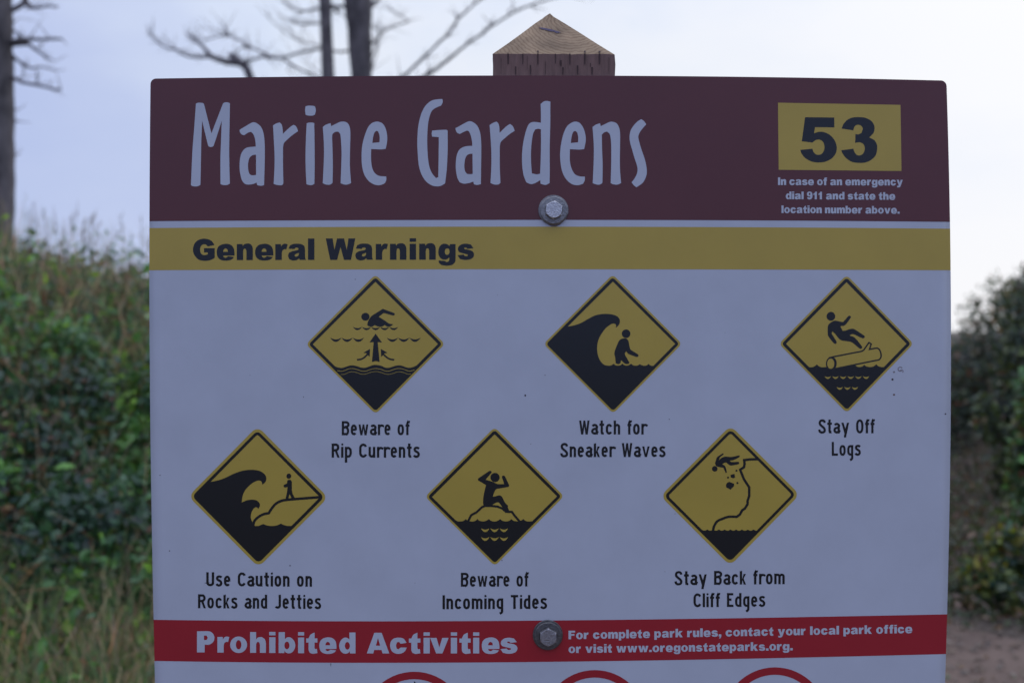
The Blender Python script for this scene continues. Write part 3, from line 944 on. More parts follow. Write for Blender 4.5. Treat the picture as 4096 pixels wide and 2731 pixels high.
diamond('yellow diamond showing a stranded person calling from a rock', (1680, 1690), [(780,46),(1505,766),(782,1496),(53,772)], 45, [(780,75),(1476,767),(782,1465),(81,773)], 30, [(780,120),(1433,768),(782,1420),(125,775)], 4,
        [[(340,990),(372,1018),(400,1030),(440,1028),(465,1018),(480,1005),(497,1022),(530,1030),(560,1030),(585,1020),(600,1005),(620,1022),(660,1030),(695,1022),(720,1005),(740,1022),(780,1031),(815,1022),(838,1005),(860,1022),(895,1030),(930,1024),(957,1005),(975,1022),(1020,1030),(1055,1022),(1080,1005),(1105,1025),(1140,1031),(1190,1022),(1225,985),(1228,1005),(782,1440),(335,1005)],
         [(690,650),(608,602),(606,585),(625,570),(725,503),(742,503),(750,515),(740,530),(685,595),(765,618),(810,640),(880,640),(857,570),(857,557),(872,551),(888,558),(932,655),(925,670),(800,690),(780,715),(760,773),(835,757),(855,770),(890,835),(920,865),(918,885),(930,915),(925,935),(895,935),(870,895),(825,832),(800,832),(750,860),(745,880),(672,880),(660,840),(665,760)]], ex5)


def ex6(B, Y, f):
    B.ellipse(*f([(625, 481)])[0], 29 / 2.6133, 29 / 2.6133, 2)
    B.ribbon(f(sp((607, 1125), (618, 1080), (650, 1030), (700, 1005), (770, 982), (855, 982)) + [(890, 955), (910, 915), (940, 895), (968, 850), (968, 815), (985, 765), (985, 675), (930, 590), (890, 490), (930, 465), (937, 430), (932, 390), (990, 383), (1085, 380)]), 9.8, 2)
    pts = []
    nn = 10
    for i in range(nn):
        for k in range(6):
            u = k / 6
            pts.append((487 + (1090 - 487) * (i + u) / nn, 1114 + 13 * math.sin(math.pi * u)))
    pts += [(1090, 1114), (783, 1420), (480, 1114)]
    B.poly(f(pts), 2, smooth=False)
    for x, y, r in ((852, 500, 11), (764, 573, 11), (862, 629, 11)):
        B.ellipse(*f([(x, y)])[0], r / 2.6133, r / 2.6133, 2, 10)


diamond('yellow diamond showing a person falling from a cliff edge', (2620, 1690), [(790,29),(1513,750),(785,1493),(57,765)], 75, [(790,69),(1470,750),(785,1450),(96,765)], 48, [(790,108),(1431,750),(785,1411),(137,765)], 25,
        [[(635,400),(645,365),(660,350),(710,318),(718,325),(712,335),(680,360),(668,390),(700,365),(735,353),(800,357),(880,340),(888,350),(880,360),(820,390),(780,395),(800,410),(870,408),(882,418),(875,432),(800,447),(775,440),(745,415),(720,420),(705,435),(735,455),(752,518),(740,525),(715,470),(660,460),(640,450),(628,425)],
         [(790,545),(830,533),(838,570),(820,580),(792,570)], [(750,630),(775,617),(825,635),(828,660),(790,698),(745,675),(742,655)]], ex6)

# prohibition rings cut by the bottom of the frame
for cx, cy, R in ((1657, 2894.5, 210), (2379, 2888, 210), (3100, 2877, 210)):
    A = Art()
    A.ringpair(arc(cx, cy, R, R, 0, 354, 59), arc(cx, cy, R - 30, R - 30, 0, 354, 59), 1)
    rg = A.build('prohibition_ring', M_RED, SIGN)
    if cx == 1657:
        A = Art()
        A.poly([(1656.5, 2722), (1672, 2737), (1668, 2760), (1655, 2745)], 1, smooth=False)
        A.build('ring_symbol', M_BLK, rg)

# specks of dirt and a rust spot
A = Art()
rs = random.Random(3)
for x, y, r in ((2101, 1581, 4), (3570, 1517, 4.5), (3576, 1487, 3.5), (1214, 1587, 2), (1160, 2261, 3), (1323, 2654, 2.2), (1323, 2661, 1.8), (2677, 1676, 2), (2180, 1500, 1.8), (3782, 1655, 3), (2660, 2285, 1.5), (1421, 1117, 1.6), (2123, 1775, 1.8), (640, 1900, 2), (678, 2202, 2.2), (2008, 2240, 1.8), (2700, 2054, 1.6), (1660, 2330, 1.2), (960, 1840, 1.3), (1990, 1180, 1.4), (2900, 1330, 1.2), (1000, 1500, 1.3)):
    A = Art()
    A.ellipse(x, y, r * rs.uniform(.8, 1.3), r * rs.uniform(.7, 1.1), 1, 9)
    A.build('dirt_speck', M_DIRT, SIGN)
A = Art()
A.ribbon(arc(3601, 1476, 9, 8, 30, 330, 10), 3.2, 1)
A.ribbon(arc(3606, 1484, 7, 5, 200, 420, 8), 2.4, 1)
A.ellipse(3576, 1488, 4, 3, 1, 8)
A.build('grey_smudge', M_GREY, SIGN)
A = Art()
A.ellipse(3576, 1578, 4.2, 3.4, 1, 9)
A.build('rust_spot', M_RUST, SIGN)

# ---- bolts and washers
def lathe(bm, c, prof, n=40, hexa=False, rot=0.0):
    """profile (radius, forward towards the camera) around the -Y axis at c"""
    rings = []
    for r, d in prof:
        rings.append([bm.verts.new((c[0] + r * math.sin(2 * math.pi * k / n + rot), c[1] - d, c[2] + r * math.cos(2 * math.pi * k / n + rot))) for k in range(n)])
    for a, b_ in zip(rings[:-1], rings[1:]):
        for k in range(n):
            bm.faces.new((a[k], a[(k + 1) % n], b_[(k + 1) % n], b_[k]))
    bm.faces.new(rings[-1])


def bolt(px, py, tilt, label, m_washer, m_head):
    c = Vector(on_sign(px, py))
    bm = bmesh.new()
    lathe(bm, c, [(.0172, 0.0002), (.0172, .0014), (.0168, .0018), (.0118, .0022)], 48)
    bd = bm_obj('bolt', bm, m_washer, SIGN, smooth=False)
    bd['label'] = label
    c2 = c + Vector((0.0003, 0, -0.0006))
    bm = bmesh.new()
    lathe(bm, c2, [(.0158, .0014), (.0160, .0020), (.0158, .0036), (.0150, .0041), (.0105, .0044), (.0085, .0038)], 48)
    bm_obj('washer', bm, m_washer, bd, smooth=False)
    bm = bmesh.new()
    # hexagon prism whose corners are turned down to a round face
    n = 48
    rings = []
    for (rmul, rcap, d) in ((1, 1, .0035), (1, 1, .0088), (1, .0094, .0098), (1, .0088, .0100)):
        ring = []
        for k in range(n):
            a = 2 * math.pi * k / n
            hx = .0092 / math.cos((a % (math.pi / 3)) - math.pi / 6)
            r = hx if rcap == 1 else min(hx, rcap)
            ring.append(bm.verts.new((c2.x + r * math.sin(a + tilt), c2.y - d, c2.z + r * math.cos(a + tilt))))
        rings.append(ring)
    for a, b_ in zip(rings[:-1], rings[1:]):
        for k in range(n):
            bm.faces.new((a[k], a[(k + 1) % n], b_[(k + 1) % n], b_[k]))
    bm.faces.new(rings[-1])
    bm_obj('bolt_head', bm, m_head, bd)


bolt(2213.5, 841, math.radians(6), 'upper bolt with rusty edged head', M_ZINC, M_STEEL)
bolt(2191, 2537, math.radians(0), 'lower bolt with dark ground reflection painted into its metal', M_ZINC_DARKREFL, M_STEEL_DARKREFL)
A = Art()
A.ribbon(arc(2215, 842, 58, 58, 55, 125, 12), [2, 5, 8, 11, 13, 14, 14, 13, 11, 8, 6, 4, 2], 2)
A.build('water_stain', M_GREY, SIGN)

# ---- post: stained square timber with a four-sided point of bare wood
PW = 0.0703
PF = SD + 0.0042                   # front face just behind the sheet
PX = (2215.5 - 2048) / FPX * PF
PZ = EYE + (1365.5 - 217.5) / FPX * PF
bm = bmesh.new()
rsz = random.Random(5)
rings = []
nseg = 14
for z in (0.0, 0.6, 1.3, 1.8, PZ - 0.028, PZ - .012, PZ):
    ring = []
    for sx, sy, ex, ey in ((-1, 0, 1, 0), (1, 0, 1, 2), (1, 2, -1, 2), (-1, 2, -1, 0)):
        for k in range(nseg):
            u = k / nseg
            x = PX + (sx + (ex - sx) * u) * PW + (rsz.uniform(-1, 1) * .0005 if z > 1.5 else 0)
            y = PF + (sy + (ey - sy) * u) * PW
            ring.append(bm.verts.new((x, y, z + (rsz.uniform(-1, 1) * .0007 if z == PZ else 0))))
    rings.append(ring)
for a, b_ in zip(rings[:-1], rings[1:]):
    m_ = len(a)
    for k in range(m_):
        bm.faces.new((a[k], a[(k + 1) % m_], b_[(k + 1) % m_], b_[k]))
toprow = [v.co.copy() for v in rings[-1]]
bm.faces.new(rings[0][::-1])
post = bm_obj('post', bm, M_STAIN, SIGN)
bm = bmesh.new()
AP = Vector((PX + (2206 - 2215.5) / FPX * (PF + PW), PF + PW, EYE + (1365.5 - 56) / FPX * (PF + PW)))
base = [bm.verts.new(p) for p in toprow]
lvl = [base]
for s in (.25, .5, .75, .93):
    ring = []
    for p in toprow:
        q = p.lerp(AP, s)
        q += Vector((rsz.uniform(-1, 1), rsz.uniform(-1, 1), rsz.uniform(-1, 1))) * .0006
        ring.append(bm.verts.new(q))
    lvl.append(ring)
for a, b_ in zip(lvl[:-1], lvl[1:]):
    m_ = len(a)
    for k in range(m_):
        bm.faces.new((a[k], a[(k + 1) % m_], b_[(k + 1) % m_], b_[k]))
apv = bm.verts.new(AP + Vector((.001, 0, .0005)))
m_ = len(lvl[-1])
for k in range(m_):
    bm.faces.new((lvl[-1][k], lvl[-1][(k + 1) % m_], apv))
cap = bm_obj('post_point', bm, M_END, post)
cap['label'] = 'bare cut wood point with growth rings'


def front(px, py, lift):
    """a point on the front slope of the post's point"""
    # plane through the front edge and the apex
    z0, y0 = PZ, PF
    k_ = (AP.z - PZ) / (AP.y - PF)
    dz = (1365.5 - py) / FPX
    Y = (EYE - z0 + k_ * y0) / (k_ - dz)
    v = P(px, py, Y)
    nrm = Vector((0, -k_, 1)).normalized()
    return v + nrm * lift


S4 = (3.5636, 1900, 0)
# drying crack and its lighter sliver on the point
cr_pts = tr(*S4, [(905, 402), (960, 407), (1075, 428), (1140, 448), (1228, 476), (1160, 484), (1120, 462), (1085, 462), (1010, 442), (950, 428)])
cv = [front(x, y, .0009) for x, y in cr_pts]
tri = tessellate_polygon([[Vector((x, y, 0)) for x, y in cr_pts]])
mesh_obj('crack', cv, [tuple(t_) for t_ in tri], M_CRACK, cap)
# incising marks: rows of short cuts in the stained face
verts, faces = [], []
for x0, y0, x1, y1 in [(459, 762, 486, 918), (673, 768, 691, 918), (886, 736, 907, 922), (1138, 768, 1154, 910), (1342, 766, 1362, 922), (1553, 740, 1577, 920), (1760, 742, 1788, 922), (570, 950, 588, 1066), (782, 930, 800, 1066), (1242, 960, 1264, 1066), (1450, 935, 1474, 1066), (1655, 960, 1682, 1066), (1000, 880, 1008, 1066), (1905, 820, 1912, 1060), (370, 830, 376, 1060), (742, 800, 748, 1000), (1210, 860, 1236, 940), (1640, 900, 1652, 960)]:
    spans = [(y0, y1)] if y0 >= 768 else [(y0, 767.5), (767.5, y1)]
    for ya, yb in spans:
        a = len(verts)
        k0 = 1 - .4 * (ya - y0) / (y1 - y0)
        k1 = 1 - .4 * (yb - y0) / (y1 - y0)
        mid, hw = (x0 + x1) / 2, (x1 - x0) / 2
        for q in tr(*S4, [(mid - hw * k0, ya), (mid + hw * k0, ya), (mid + hw * k1, yb), (mid - hw * k1, yb)]):
            verts.append(front(q[0], q[1], .0012) if yb < 768 else P(q[0], q[1], PF - .0011))
        faces.append((a, a + 1, a + 2, a + 3))
mesh_obj('incision_cuts', verts, faces, M_SLIT, post)

# ------------------------------------------------------------------ ground
def sst(a, b, x):
    t_ = min(1, max(0, (x - a) / (b - a)))
    return t_ * t_ * (3 - 2 * t_)


def height(x, y):
    lb = sst(0, 1, (y - 3.2 + 0.18 * (-x - 1.5)) / 4.6)
    fall = 1 - sst(-1.6, 0.9, x - 0.10 * (y - 8))
    crest = 1.77 + 0.04 * math.sin(x * 2.1 + 1) + 0.20 * max(-.8, min(3, -x - 2.7))
    h = crest * lb * fall
    # right-hand bank
    rb = sst(3.4, 7.0, x - .12 * (y - 6)) * sst(2, 6, y)
    h += 1.3 * rb
    far = sst(12, 40, y)
    h += far * 0.6
    h += .05 * noise.noise(Vector((x * .8, y * .8, 0))) + .02 * noise.noise(Vector((x * 3, y * 3, 4)))
    return h


def axis(lo, hi, d0, d1, step):
    a = list(np.arange(d0, d1 + 1e-6, step))
    x = d0
    s = step
    pre = []
    while x > lo:
        s *= 1.35
        x -= s
        pre.append(x)
    post_ = []
    x, s = d1, step
    while x < hi:
        s *= 1.35
        x += s
        post_.append(x)
    return pre[::-1] + a + post_


xs = axis(-500, 500, -9, 8, .2)
ys = axis(-300, 900, -1, 18, .2)
verts = [(x, y, height(x, y)) for y in ys for x in xs]
nx_ = len(xs)
faces = [(j * nx_ + i, j * nx_ + i + 1, (j + 1) * nx_ + i + 1, (j + 1) * nx_ + i) for j in range(len(ys) - 1) for i in range(nx_ - 1)]
gnd = mesh_obj('ground', verts, faces, M_SOIL, smooth=True)
gnd['kind'] = 'structure'

# sandy path sheet running past the sign and away on the right
verts, faces = [], []
pth = [(-1.5, .3, 1.8), (.5, .3, 1.8), (2.5, .7, 1.7), (4.2, 1.35, 1.6), (4.8, 1.4, 1.4), (5.2, 1.35, 1.2), (5.6, 1.25, 1.0), (6.5, 1.1, .8), (8, 1.0, .7), (12, 1.0, .6), (16, 1.1, .6)]
ny = 60
for j in range(ny + 1):
    y = -1.5 + 17.5 * j / ny
    i = max(q for q in range(len(pth) - 1) if pth[q][0] <= y + 1e-6)
    a, b_ = pth[i], pth[i + 1]
    u = (y - a[0]) / (b_[0] - a[0])
    cx, hw = a[1] + (b_[1] - a[1]) * u, a[2] + (b_[2] - a[2]) * u
    for k in range(13):
        x = cx - hw + 2 * hw * k / 12 + .12 * noise.noise(Vector((y * 1.7, k, 2))) * (k in (0, 12))
        verts.append((x, y, height(x, y) + .014))
for j in range(ny):
    for k in range(12):
        a = j * 13 + k
        faces.append((a, a + 1, a + 14, a + 13))
pt = mesh_obj('path', verts, faces, M_SAND, smooth=True)
pt['kind'] = 'structure'


# ------------------------------------------------------------------ plants
def leaf_geo(V, F, Tn, p, d, up, ln, wd, col, fold=.25):
    """pointed oval leaf: two folded halves of two faces each"""
    s = d.cross(up)
    if s.length < 1e-4:
        s = Vector((1, 0, 0))
    s.normalize()
    n = s.cross(d).normalized()
    a = len(V)
    V += [p, p + d * ln * .4 + s * wd * .5 + n * fold * wd * .5, p + d * ln * .78 + s * wd * .3 + n * fold * wd * .3 - n * ln * .06,
          p + d * ln - n * ln * .14, p + d * ln * .78 - s * wd * .3 + n * fold * wd * .3 - n * ln * .06, p + d * ln * .4 - s * wd * .5 + n * fold * wd * .5,
          p + d * ln * .45]
    F += [(a, a + 1, a + 2, a + 6), (a + 6, a + 2, a + 3), (a, a + 6, a + 4, a + 5), (a + 6, a + 3, a + 4)]
    Tn += [(*col, 1)] * 7


GREENS = [(0.087, 0.204, 0.070), (0.107, 0.251, 0.077), (0.127, 0.300, 0.070), (0.096, 0.194, 0.096), (0.059, 0.135, 0.066), (0.165, 0.367, 0.070), (0.232, 0.426, 0.050), (0.127, 0.243, 0.127)]
BROWNS = [(.18, .12, .075), (.14, .085, .06), (.24, .17, .09), (.21, .095, .06)]


def rdir(r, zmin=-1.0):
    while True:
        v = Vector((r.uniform(-1, 1), r.uniform(-1, 1), r.uniform(zmin, 1)))
        if .05 < v.length < 1:
            return v.normalized()


def vary(c, r, k=.42):
    m_ = 1 + r.uniform(-k, k)
    return tuple(x * m_ for x in c)


def tube(V, F, pts, rads, n=6):
    base_ = len(V)
    for i, p in enumerate(pts):
        d = (pts[min(i + 1, len(pts) - 1)] - pts[max(i - 1, 0)]).normalized()
        a = d.orthogonal().normalized()
        if i:
            a = (prev - d * prev.dot(d))
            a = a.normalized() if a.length > 1e-5 else d.orthogonal().normalized()
        prev = a
        b_ = d.cross(a)
        for k in range(n):
            th = 2 * math.pi * k / n
            V.append(p + (a * math.cos(th) + b_ * math.sin(th)) * rads[i])
    for i in range(len(pts) - 1):
        for k in range(n):
            q = base_ + i * n
            F.append((q + k, q + (k + 1) % n, q + n + (k + 1) % n, q + n + k))
    F.append(tuple(base_ + (len(pts) - 1) * n + k for k in range(n)))


def make_shrub_mesh(seed, rx, rz, nleaf, ln, pal, brown=.06, wd=.6, shell=.55):
    """leaf mass of a rounded shrub, its base at the origin; returns (foliage mesh, stem mesh)"""
    r = random.Random(seed)
    V, F, Tn = [], [], []
    lobes = []
    for _ in range(16):
        d = rdir(r, -.3)
        lobes.append((Vector((d.x * rx * .75, d.y * rx * .75, rz * (.5 + .5 * d.z))), r.uniform(.26, .46), r.choice(pal), r.random() < brown))
    SV, SF = [], []
    for c, q, lc, lb in lobes:
        mid = Vector((c.x * .4, c.y * .4, c.z * .5))
        tube(SV, SF, [Vector((r.uniform(-.06, .06), r.uniform(-.06, .06), -.05)), mid, c], [.014, .010, .004], 5)
    for _ in range(nleaf):
        c, q, lc, lb = r.choice(lobes)
        d = rdir(r, -.6)
        rad = shell + (1 - shell) * r.random() ** .6
        p = c + Vector((d.x * rx * q, d.y * rx * q, d.z * rz * q)) * rad * (1 + .25 * noise.noise(c * 9 + d * 2.2))
        if p.z < 0:
            p.z = r.uniform(0, .1)
        dd = (d * .6 + rdir(r) * .8 + Vector((0, 0, -.1))).normalized()
        col = vary(r.choice(BROWNS), r) if (r.random() < (.75 if lb else .04)) else vary(lc if r.random() < .7 else r.choice(pal), r)
        l_ = ln * r.uniform(.6, 1.3)
        leaf_geo(V, F, Tn, p, dd, (d + Vector((0, 0, .8)) + rdir(r) * .5).normalized(), l_, l_ * wd * r.uniform(.8, 1.15), col)
    me = bpy.data.meshes.new('foliage')
    me.from_pydata(V, [], F)
    me.materials.append(M_LEAF)
    a = me.attributes.new('tint', 'FLOAT_COLOR', 'POINT')
    a.data.foreach_set('color', np.asarray(Tn, dtype=np.float32).ravel())
    ms = bpy.data.meshes.new('stem')
    ms.from_pydata(SV, [], SF)
    ms.materials.append(M_TWIG)
    return me, ms


def put(name, meshes, loc, rz, sc, label, cat, group=None, names=('foliage', 'stem')):
    t_ = thing(name, label, cat, loc, group)
    t_.rotation_euler.z = rz
    t_.scale = (sc, sc, sc)
    for nm, me in zip(names, meshes):
        o = bpy.data.objects.new(nm, me)
        C.objects.link(o)
        o.parent = t_
    return t_


PAL_MID = GREENS
PAL_OLIVE = [(.10, .14, .045), (.075, .11, .045), (.13, .17, .045), (.06, .10, .05), (.17, .17, .04)]
PAL_TEAL = [(0.052, 0.109, 0.069), (0.069, 0.138, 0.081), (0.041, 0.083, 0.057), (0.098, 0.196, 0.115), (0.063, 0.149, 0.075)]
PAL_BRIGHT = [(0.120, 0.240, 0.044), (0.166, 0.300, 0.044), (0.097, 0.203, 0.060), (0.196, 0.316, 0.060)]
PAL_DARK = [(0.046, 0.073, 0.046), (0.057, 0.086, 0.051), (0.068, 0.092, 0.059), (0.051, 0.068, 0.057)]
PAL_YEL = [(0.180, 0.228, 0.030), (0.264, 0.240, 0.030), (0.060, 0.120, 0.030), (0.192, 0.156, 0.036)]
shrA = make_shrub_mesh(11, .50, .62, 1300, .072, PAL_MID)
shrB = make_shrub_mesh(12, .46, .55, 1250, .066, PAL_MID + PAL_BRIGHT, .12)
shrC = make_shrub_mesh(13, .50, .50, 1300, .074, PAL_TEAL + GREENS[4:5], .05)
shrD = make_shrub_mesh(14, .42, .50, 1250, .068, PAL_BRIGHT + PAL_MID[:3], .04)
shrE = make_shrub_mesh(15, .46, .48, 1100, .060, PAL_MID, .60)
rp = random.Random(21)
LEFT = [  # photo column, distance, mesh, scale, label
    (30, 5.85, shrA, .95, 'dark green shrub at the far left below the brown dune crest'),
    (185, 5.75, shrB, .85, 'shrub with yellow green tips near the crest, second from the left edge'),
    (330, 5.7, shrD, .78, 'bright green shrub on the upper bank midway between tree and sign'),
    (470, 5.7, shrC, .85, 'dull green shrub under the brown grass crest left of the sign'),
    (610, 5.6, shrD, .9, 'fresh green shrub half hidden behind the upper left sign edge'),
    (-40, 5.35, shrC, .9, 'dark shrub cut by the left frame edge halfway up the bank'),
    (130, 5.2, shrE, .85, 'shrub full of withered brown leaves halfway up the bank near the left edge'),
    (300, 5.25, shrC, .85, 'deep green shrub in the middle of the left bank'),
    (450, 5.2, shrE, .8, 'half withered brownish shrub one in from the sign edge'),
    (600, 5.2, shrD, .95, 'brightest green shrub beside the sign halfway up the bank'),
    (30, 4.85, shrB, .8, 'shrub with pale leaf tips low on the bank at the left edge'),
    (230, 4.85, shrC, .85, 'darkest shrub on the lower bank above the dry grass'),
    (410, 4.8, shrC, .9, 'dark leafy shrub low on the bank left of the red band'),
    (580, 4.7, shrA, .8, 'low shrub touching the sign edge above the pale dry grass'),
    (110, 4.45, shrA, .55, 'small leafy bush sprouting among the grass near the bottom left corner'),
    (330, 4.4, shrB, .5, 'small bush in the grass at the foot of the bank, between corner and sign'),
    (780, 5.4, shrA, 1.1, 'shrub behind the left part of the sign panel'),
    (900, 5.9, shrB, 1.1, 'crest shrub hidden behind the sign panel'),
]
for px, Y, mesh_, sc, lab in LEFT:
    x = (px - 2048) / FPX * Y
    put('leafy_shrub', mesh_, (x, Y, height(x, Y) - .10), rp.uniform(0, 6.28), sc * .96, lab, 'shrub', 'leafy shrubs covering the left bank')

# loose leaves of creeping cover over the whole bank
r = random.Random(31)
V, F, Tn = [], [], []
for _ in range(17000):
    y = r.uniform(3.2, 8.6)
    x = y * r.uniform(-.60, -.28)
    hz = height(x, y)
    p = Vector((x, y, hz + abs(r.gauss(0, .13)) * (1.2 if y > 4.6 else .7)))
    nn_ = noise.noise(Vector((x * 1.6, y * 1.6, 7)))
    br = .10 + .35 * max(0, nn_)
    col = vary(r.choice(BROWNS), r) if r.random() < br else vary(r.choice(GREENS if y < 5 or r.random() < .5 else PAL_TEAL), r)
    l_ = r.uniform(.03, .10)
    leaf_geo(V, F, Tn, p, rdir(r, -.3), rdir(r, .2), l_, l_ * r.uniform(.3, .7), col)
for _ in range(24000):                      # the rest of the bank, beyond and behind the sign
    y = r.uniform(2.6, 9.5)
    x = r.uniform(-9, .4)
    if -.58 < x / y < -.30:
        continue
    p = Vector((x, y, height(x, y) + abs(r.gauss(0, .16))))
    col = vary(r.choice(BROWNS), r) if r.random() < .15 else vary(r.choice(GREENS), r)
    l_ = r.uniform(.05, .13)
    leaf_geo(V, F, Tn, p, rdir(r, -.3), rdir(r, .2), l_, l_ * r.uniform(.4, .7), col)
gc = mesh_obj('ground_cover', V, F, M_LEAF, tints=Tn)
gc['kind'] = 'stuff'
gc['label'] = 'mixed low leafy cover creeping over the left bank'

# grasses
DRY = [(0.539, 0.413, 0.270), (0.413, 0.301, 0.198), (0.476, 0.381, 0.285), (0.635, 0.492, 0.301), (0.317, 0.230, 0.175), (0.539, 0.301, 0.175)]
GRN = [(0.166, 0.256, 0.090), (0.134, 0.217, 0.097), (0.226, 0.284, 0.113), (0.120, 0.196, 0.090)]


def blade(V, F, Tn, p, d, ln, wd, col, bend, r):
    a = len(V)
    s = d.cross(Vector((r.uniform(-1, 1), r.uniform(-1, 1), .1)))
    s.normalize()
    side = Vector((d.x, d.y, 0)) + Vector((r.uniform(-.5, .5), r.uniform(-.5, .5), 0))
    n = 4
    for i in range(n + 1):
        u = i / n
        q = p + d * ln * u + side * (bend * ln * u * u) + Vector((0, 0, -abs(bend) * .45 * ln * u * u))
        w_ = wd * (1 - u * .85)
        V += [q - s * w_ / 2, q + s * w_ / 2]
        Tn += [(*col, 1)] * 2
    for i in range(n):
        F.append((a + 2 * i, a + 2 * i + 1, a + 2 * i + 3, a + 2 * i + 2))


V, F, Tn = [], [], []
r = random.Random(41)
for _ in range(11000):                      # foot of the bank
    y = r.uniform(2.9, 5.0)
    x = y * r.uniform(-.60, -.30)
    nn_ = noise.noise(Vector((x * 2.2, y * 2.2, 1)))
    if r.random() > 1.1 - (y - 2.9) * .35:
        continue
    col = vary(r.choice(DRY if r.random() < .34 + .6 * nn_ else GRN), r)
    d = (Vector((0, 0, 1)) + Vector((r.gauss(0, .35), r.gauss(0, .35), 0))).normalized()
    blade(V, F, Tn, Vector((x, y, height(x, y) - .02)), d, r.uniform(.18, .5), r.uniform(.006, .016), col, r.uniform(-.8, .8), r)
for _ in range(2200):                       # between the shrubs
    y = r.uniform(4.8, 7.6)
    x = y * r.uniform(-.60, -.30)
    col = vary(r.choice(DRY + GRN), r)
    d = (Vector((0, 0, 1)) + Vector((r.gauss(0, .3), r.gauss(0, .3), 0))).normalized()
    blade(V, F, Tn, Vector((x, y, height(x, y))), d, r.uniform(.3, .75), r.uniform(.005, .010), col, r.uniform(-.4, .4), r)
for _ in range(170):                        # tufts on the slope
    y = r.uniform(4.3, 6.0)
    x = y * r.uniform(-.60, -.32)
    pal_ = r.choice((DRY, DRY, GRN))
    base_c = r.choice(pal_)
    hgt = r.uniform(.25, .5)
    for _k in range(r.randint(14, 34)):
        d = (Vector((0, 0, 1)) + Vector((r.gauss(0, .45), r.gauss(0, .45), 0))).normalized()
        xx, yy = x + r.gauss(0, .05), y + r.gauss(0, .05)
        blade(V, F, Tn, Vector((xx, yy, height(xx, yy) - .02)), d, hgt * r.uniform(.6, 1.25), r.uniform(.006, .013), vary(base_c, r, .3), r.uniform(-.9, .9), r)
for _ in range(9000):                       # over the rest of the bank
    y = r.uniform(2.6, 9.5)
    x = r.uniform(-9, .6)
    if -.58 < x / y < -.30:
        continue
    d = (Vector((0, 0, 1)) + Vector((r.gauss(0, .35), r.gauss(0, .35), 0))).normalized()
    blade(V, F, Tn, Vector((x, y, height(x, y) - .02)), d, r.uniform(.2, .5), r.uniform(.008, .018), vary(r.choice(DRY + GRN), r), r.uniform(-.7, .7), r)
gr = mesh_obj('bank_grass', V, F, M_GRASS, tints=Tn)
gr['kind'] = 'stuff'
gr['label'] = 'dry and green grass blades at the foot of the left bank'

V, F, Tn = [], [], []
r = random.Random(43)
CREST = [(.20, .19, .10), (.16, .18, .08), (.19, .14, .105), (.15, .11, .085), (.22, .165, .12), (.12, .125, .07), (.17, .12, .105)]
for _ in range(7500):                       # brown grass along the crest
    y = r.uniform(6.5, 8.6)
    x = y * r.uniform(-.60, -.20)
    col = vary(r.choice(CREST), r)
    d = (Vector((0, 0, 1)) + Vector((r.gauss(0, .22), r.gauss(0, .22), 0))).normalized()
    ln = r.uniform(.10, .28) if r.random() < .97 else r.uniform(.4, .75)
    blade(V, F, Tn, Vector((x, y, height(x, y) - .02)), d, ln, r.uniform(.005, .010), col, r.uniform(-.35, .35), r)
    if ln > .5 and r.random() < .8:         # feathery seed heads
        tip = Vector((x, y, height(x, y))) + d * ln * .9
        for _k in range(14):
            q = tip + d * r.uniform(-.13, .06)
            blade(V, F, Tn, q, (d + rdir(r) * .5).normalized(), r.uniform(.03, .06), .005, col, 0, r)
cg = mesh_obj('crest_grass', V, F, M_GRASS, tints=Tn)
cg['kind'] = 'stuff'
cg['label'] = 'brown grass with seed heads along the dune crest against the sky'


# ------------------------------------------------------------------ dead trees
def branch_px(V, F, pts, Y, w0, w1, r, dy=0.0, n=6):
    """branch along measured points, drifting in depth by dy, widths in the same units"""
    q = smooth_poly(pts, closed=False, ang=120, n=3)
    m_ = len(q)
    P3, R3 = [], []
    for i, (x, y) in enumerate(q):
        u = i / (m_ - 1)
        yy = Y + dy * u
        j = r.uniform(-1, 1) * 1.3
        P3.append(P(x + j, y + j, yy))
        R3.append(max(.0015, (w0 + (w1 - w0) * u) * .52 / FPX * yy * r.uniform(.9, 1.12)))
    tube(V, F, P3, R3, n)
    # fine side twigs
    tot = sum((P3[i + 1] - P3[i]).length for i in range(m_ - 1))
    for _ in range(int(tot * TWIGS)):
        i = r.randrange(1, m_)
        d = (P3[i] - P3[i - 1]).normalized()
        e = (d * r.uniform(.3, 1) + rdir(r) * .75 + Vector((0, 0, .25))).normalized()
        ln = r.uniform(.08, .32) * (Y / 13)
        k = Vector((r.uniform(-.04, .04), r.uniform(-.04, .04), r.uniform(-.02, .05)))
        tube(V, F, [P3[i], P3[i] + e * ln * .5 + k * .5, P3[i] + e * ln + k], [min(.007, R3[i] * .6), .004, .0015], 4)


TWIGS = 13


def trunk_mesh(V, F, cx_top, w_top, cx_bot, w_bot, Y, r, zb, ztop, lump=.06, n=14, grow=.12):
    """trunk through measured widths at photo rows 0 and 300, carried on down to the ground and up"""
    z0 = EYE + 1365.5 / FPX * Y
    z3 = EYE + (1365.5 - 300) / FPX * Y
    pts, rad = [], []
    for i in range(34):
        z = zb - .15 + (ztop - zb + .15) * i / 33
        u = (z - z3) / (z0 - z3)
        cx = cx_bot + (cx_top - cx_bot) * max(-1.2, min(2, u))
        wd = w_bot + (w_top - w_bot) * u
        if u > 1:
            wd = w_top * max(.15, 1 - .5 * (z - z0) / (ztop - z0 + .01))
        if u < 0:
            wd = min(w_bot * 1.45, w_bot * (1 - grow * u))
        pts.append(Vector(((cx - 2048) / FPX * Y, Y, z)))
        rad.append(wd * .5 / FPX * Y * (1 + lump * r.uniform(-1, 1)))
    tube(V, F, pts, rad, n)


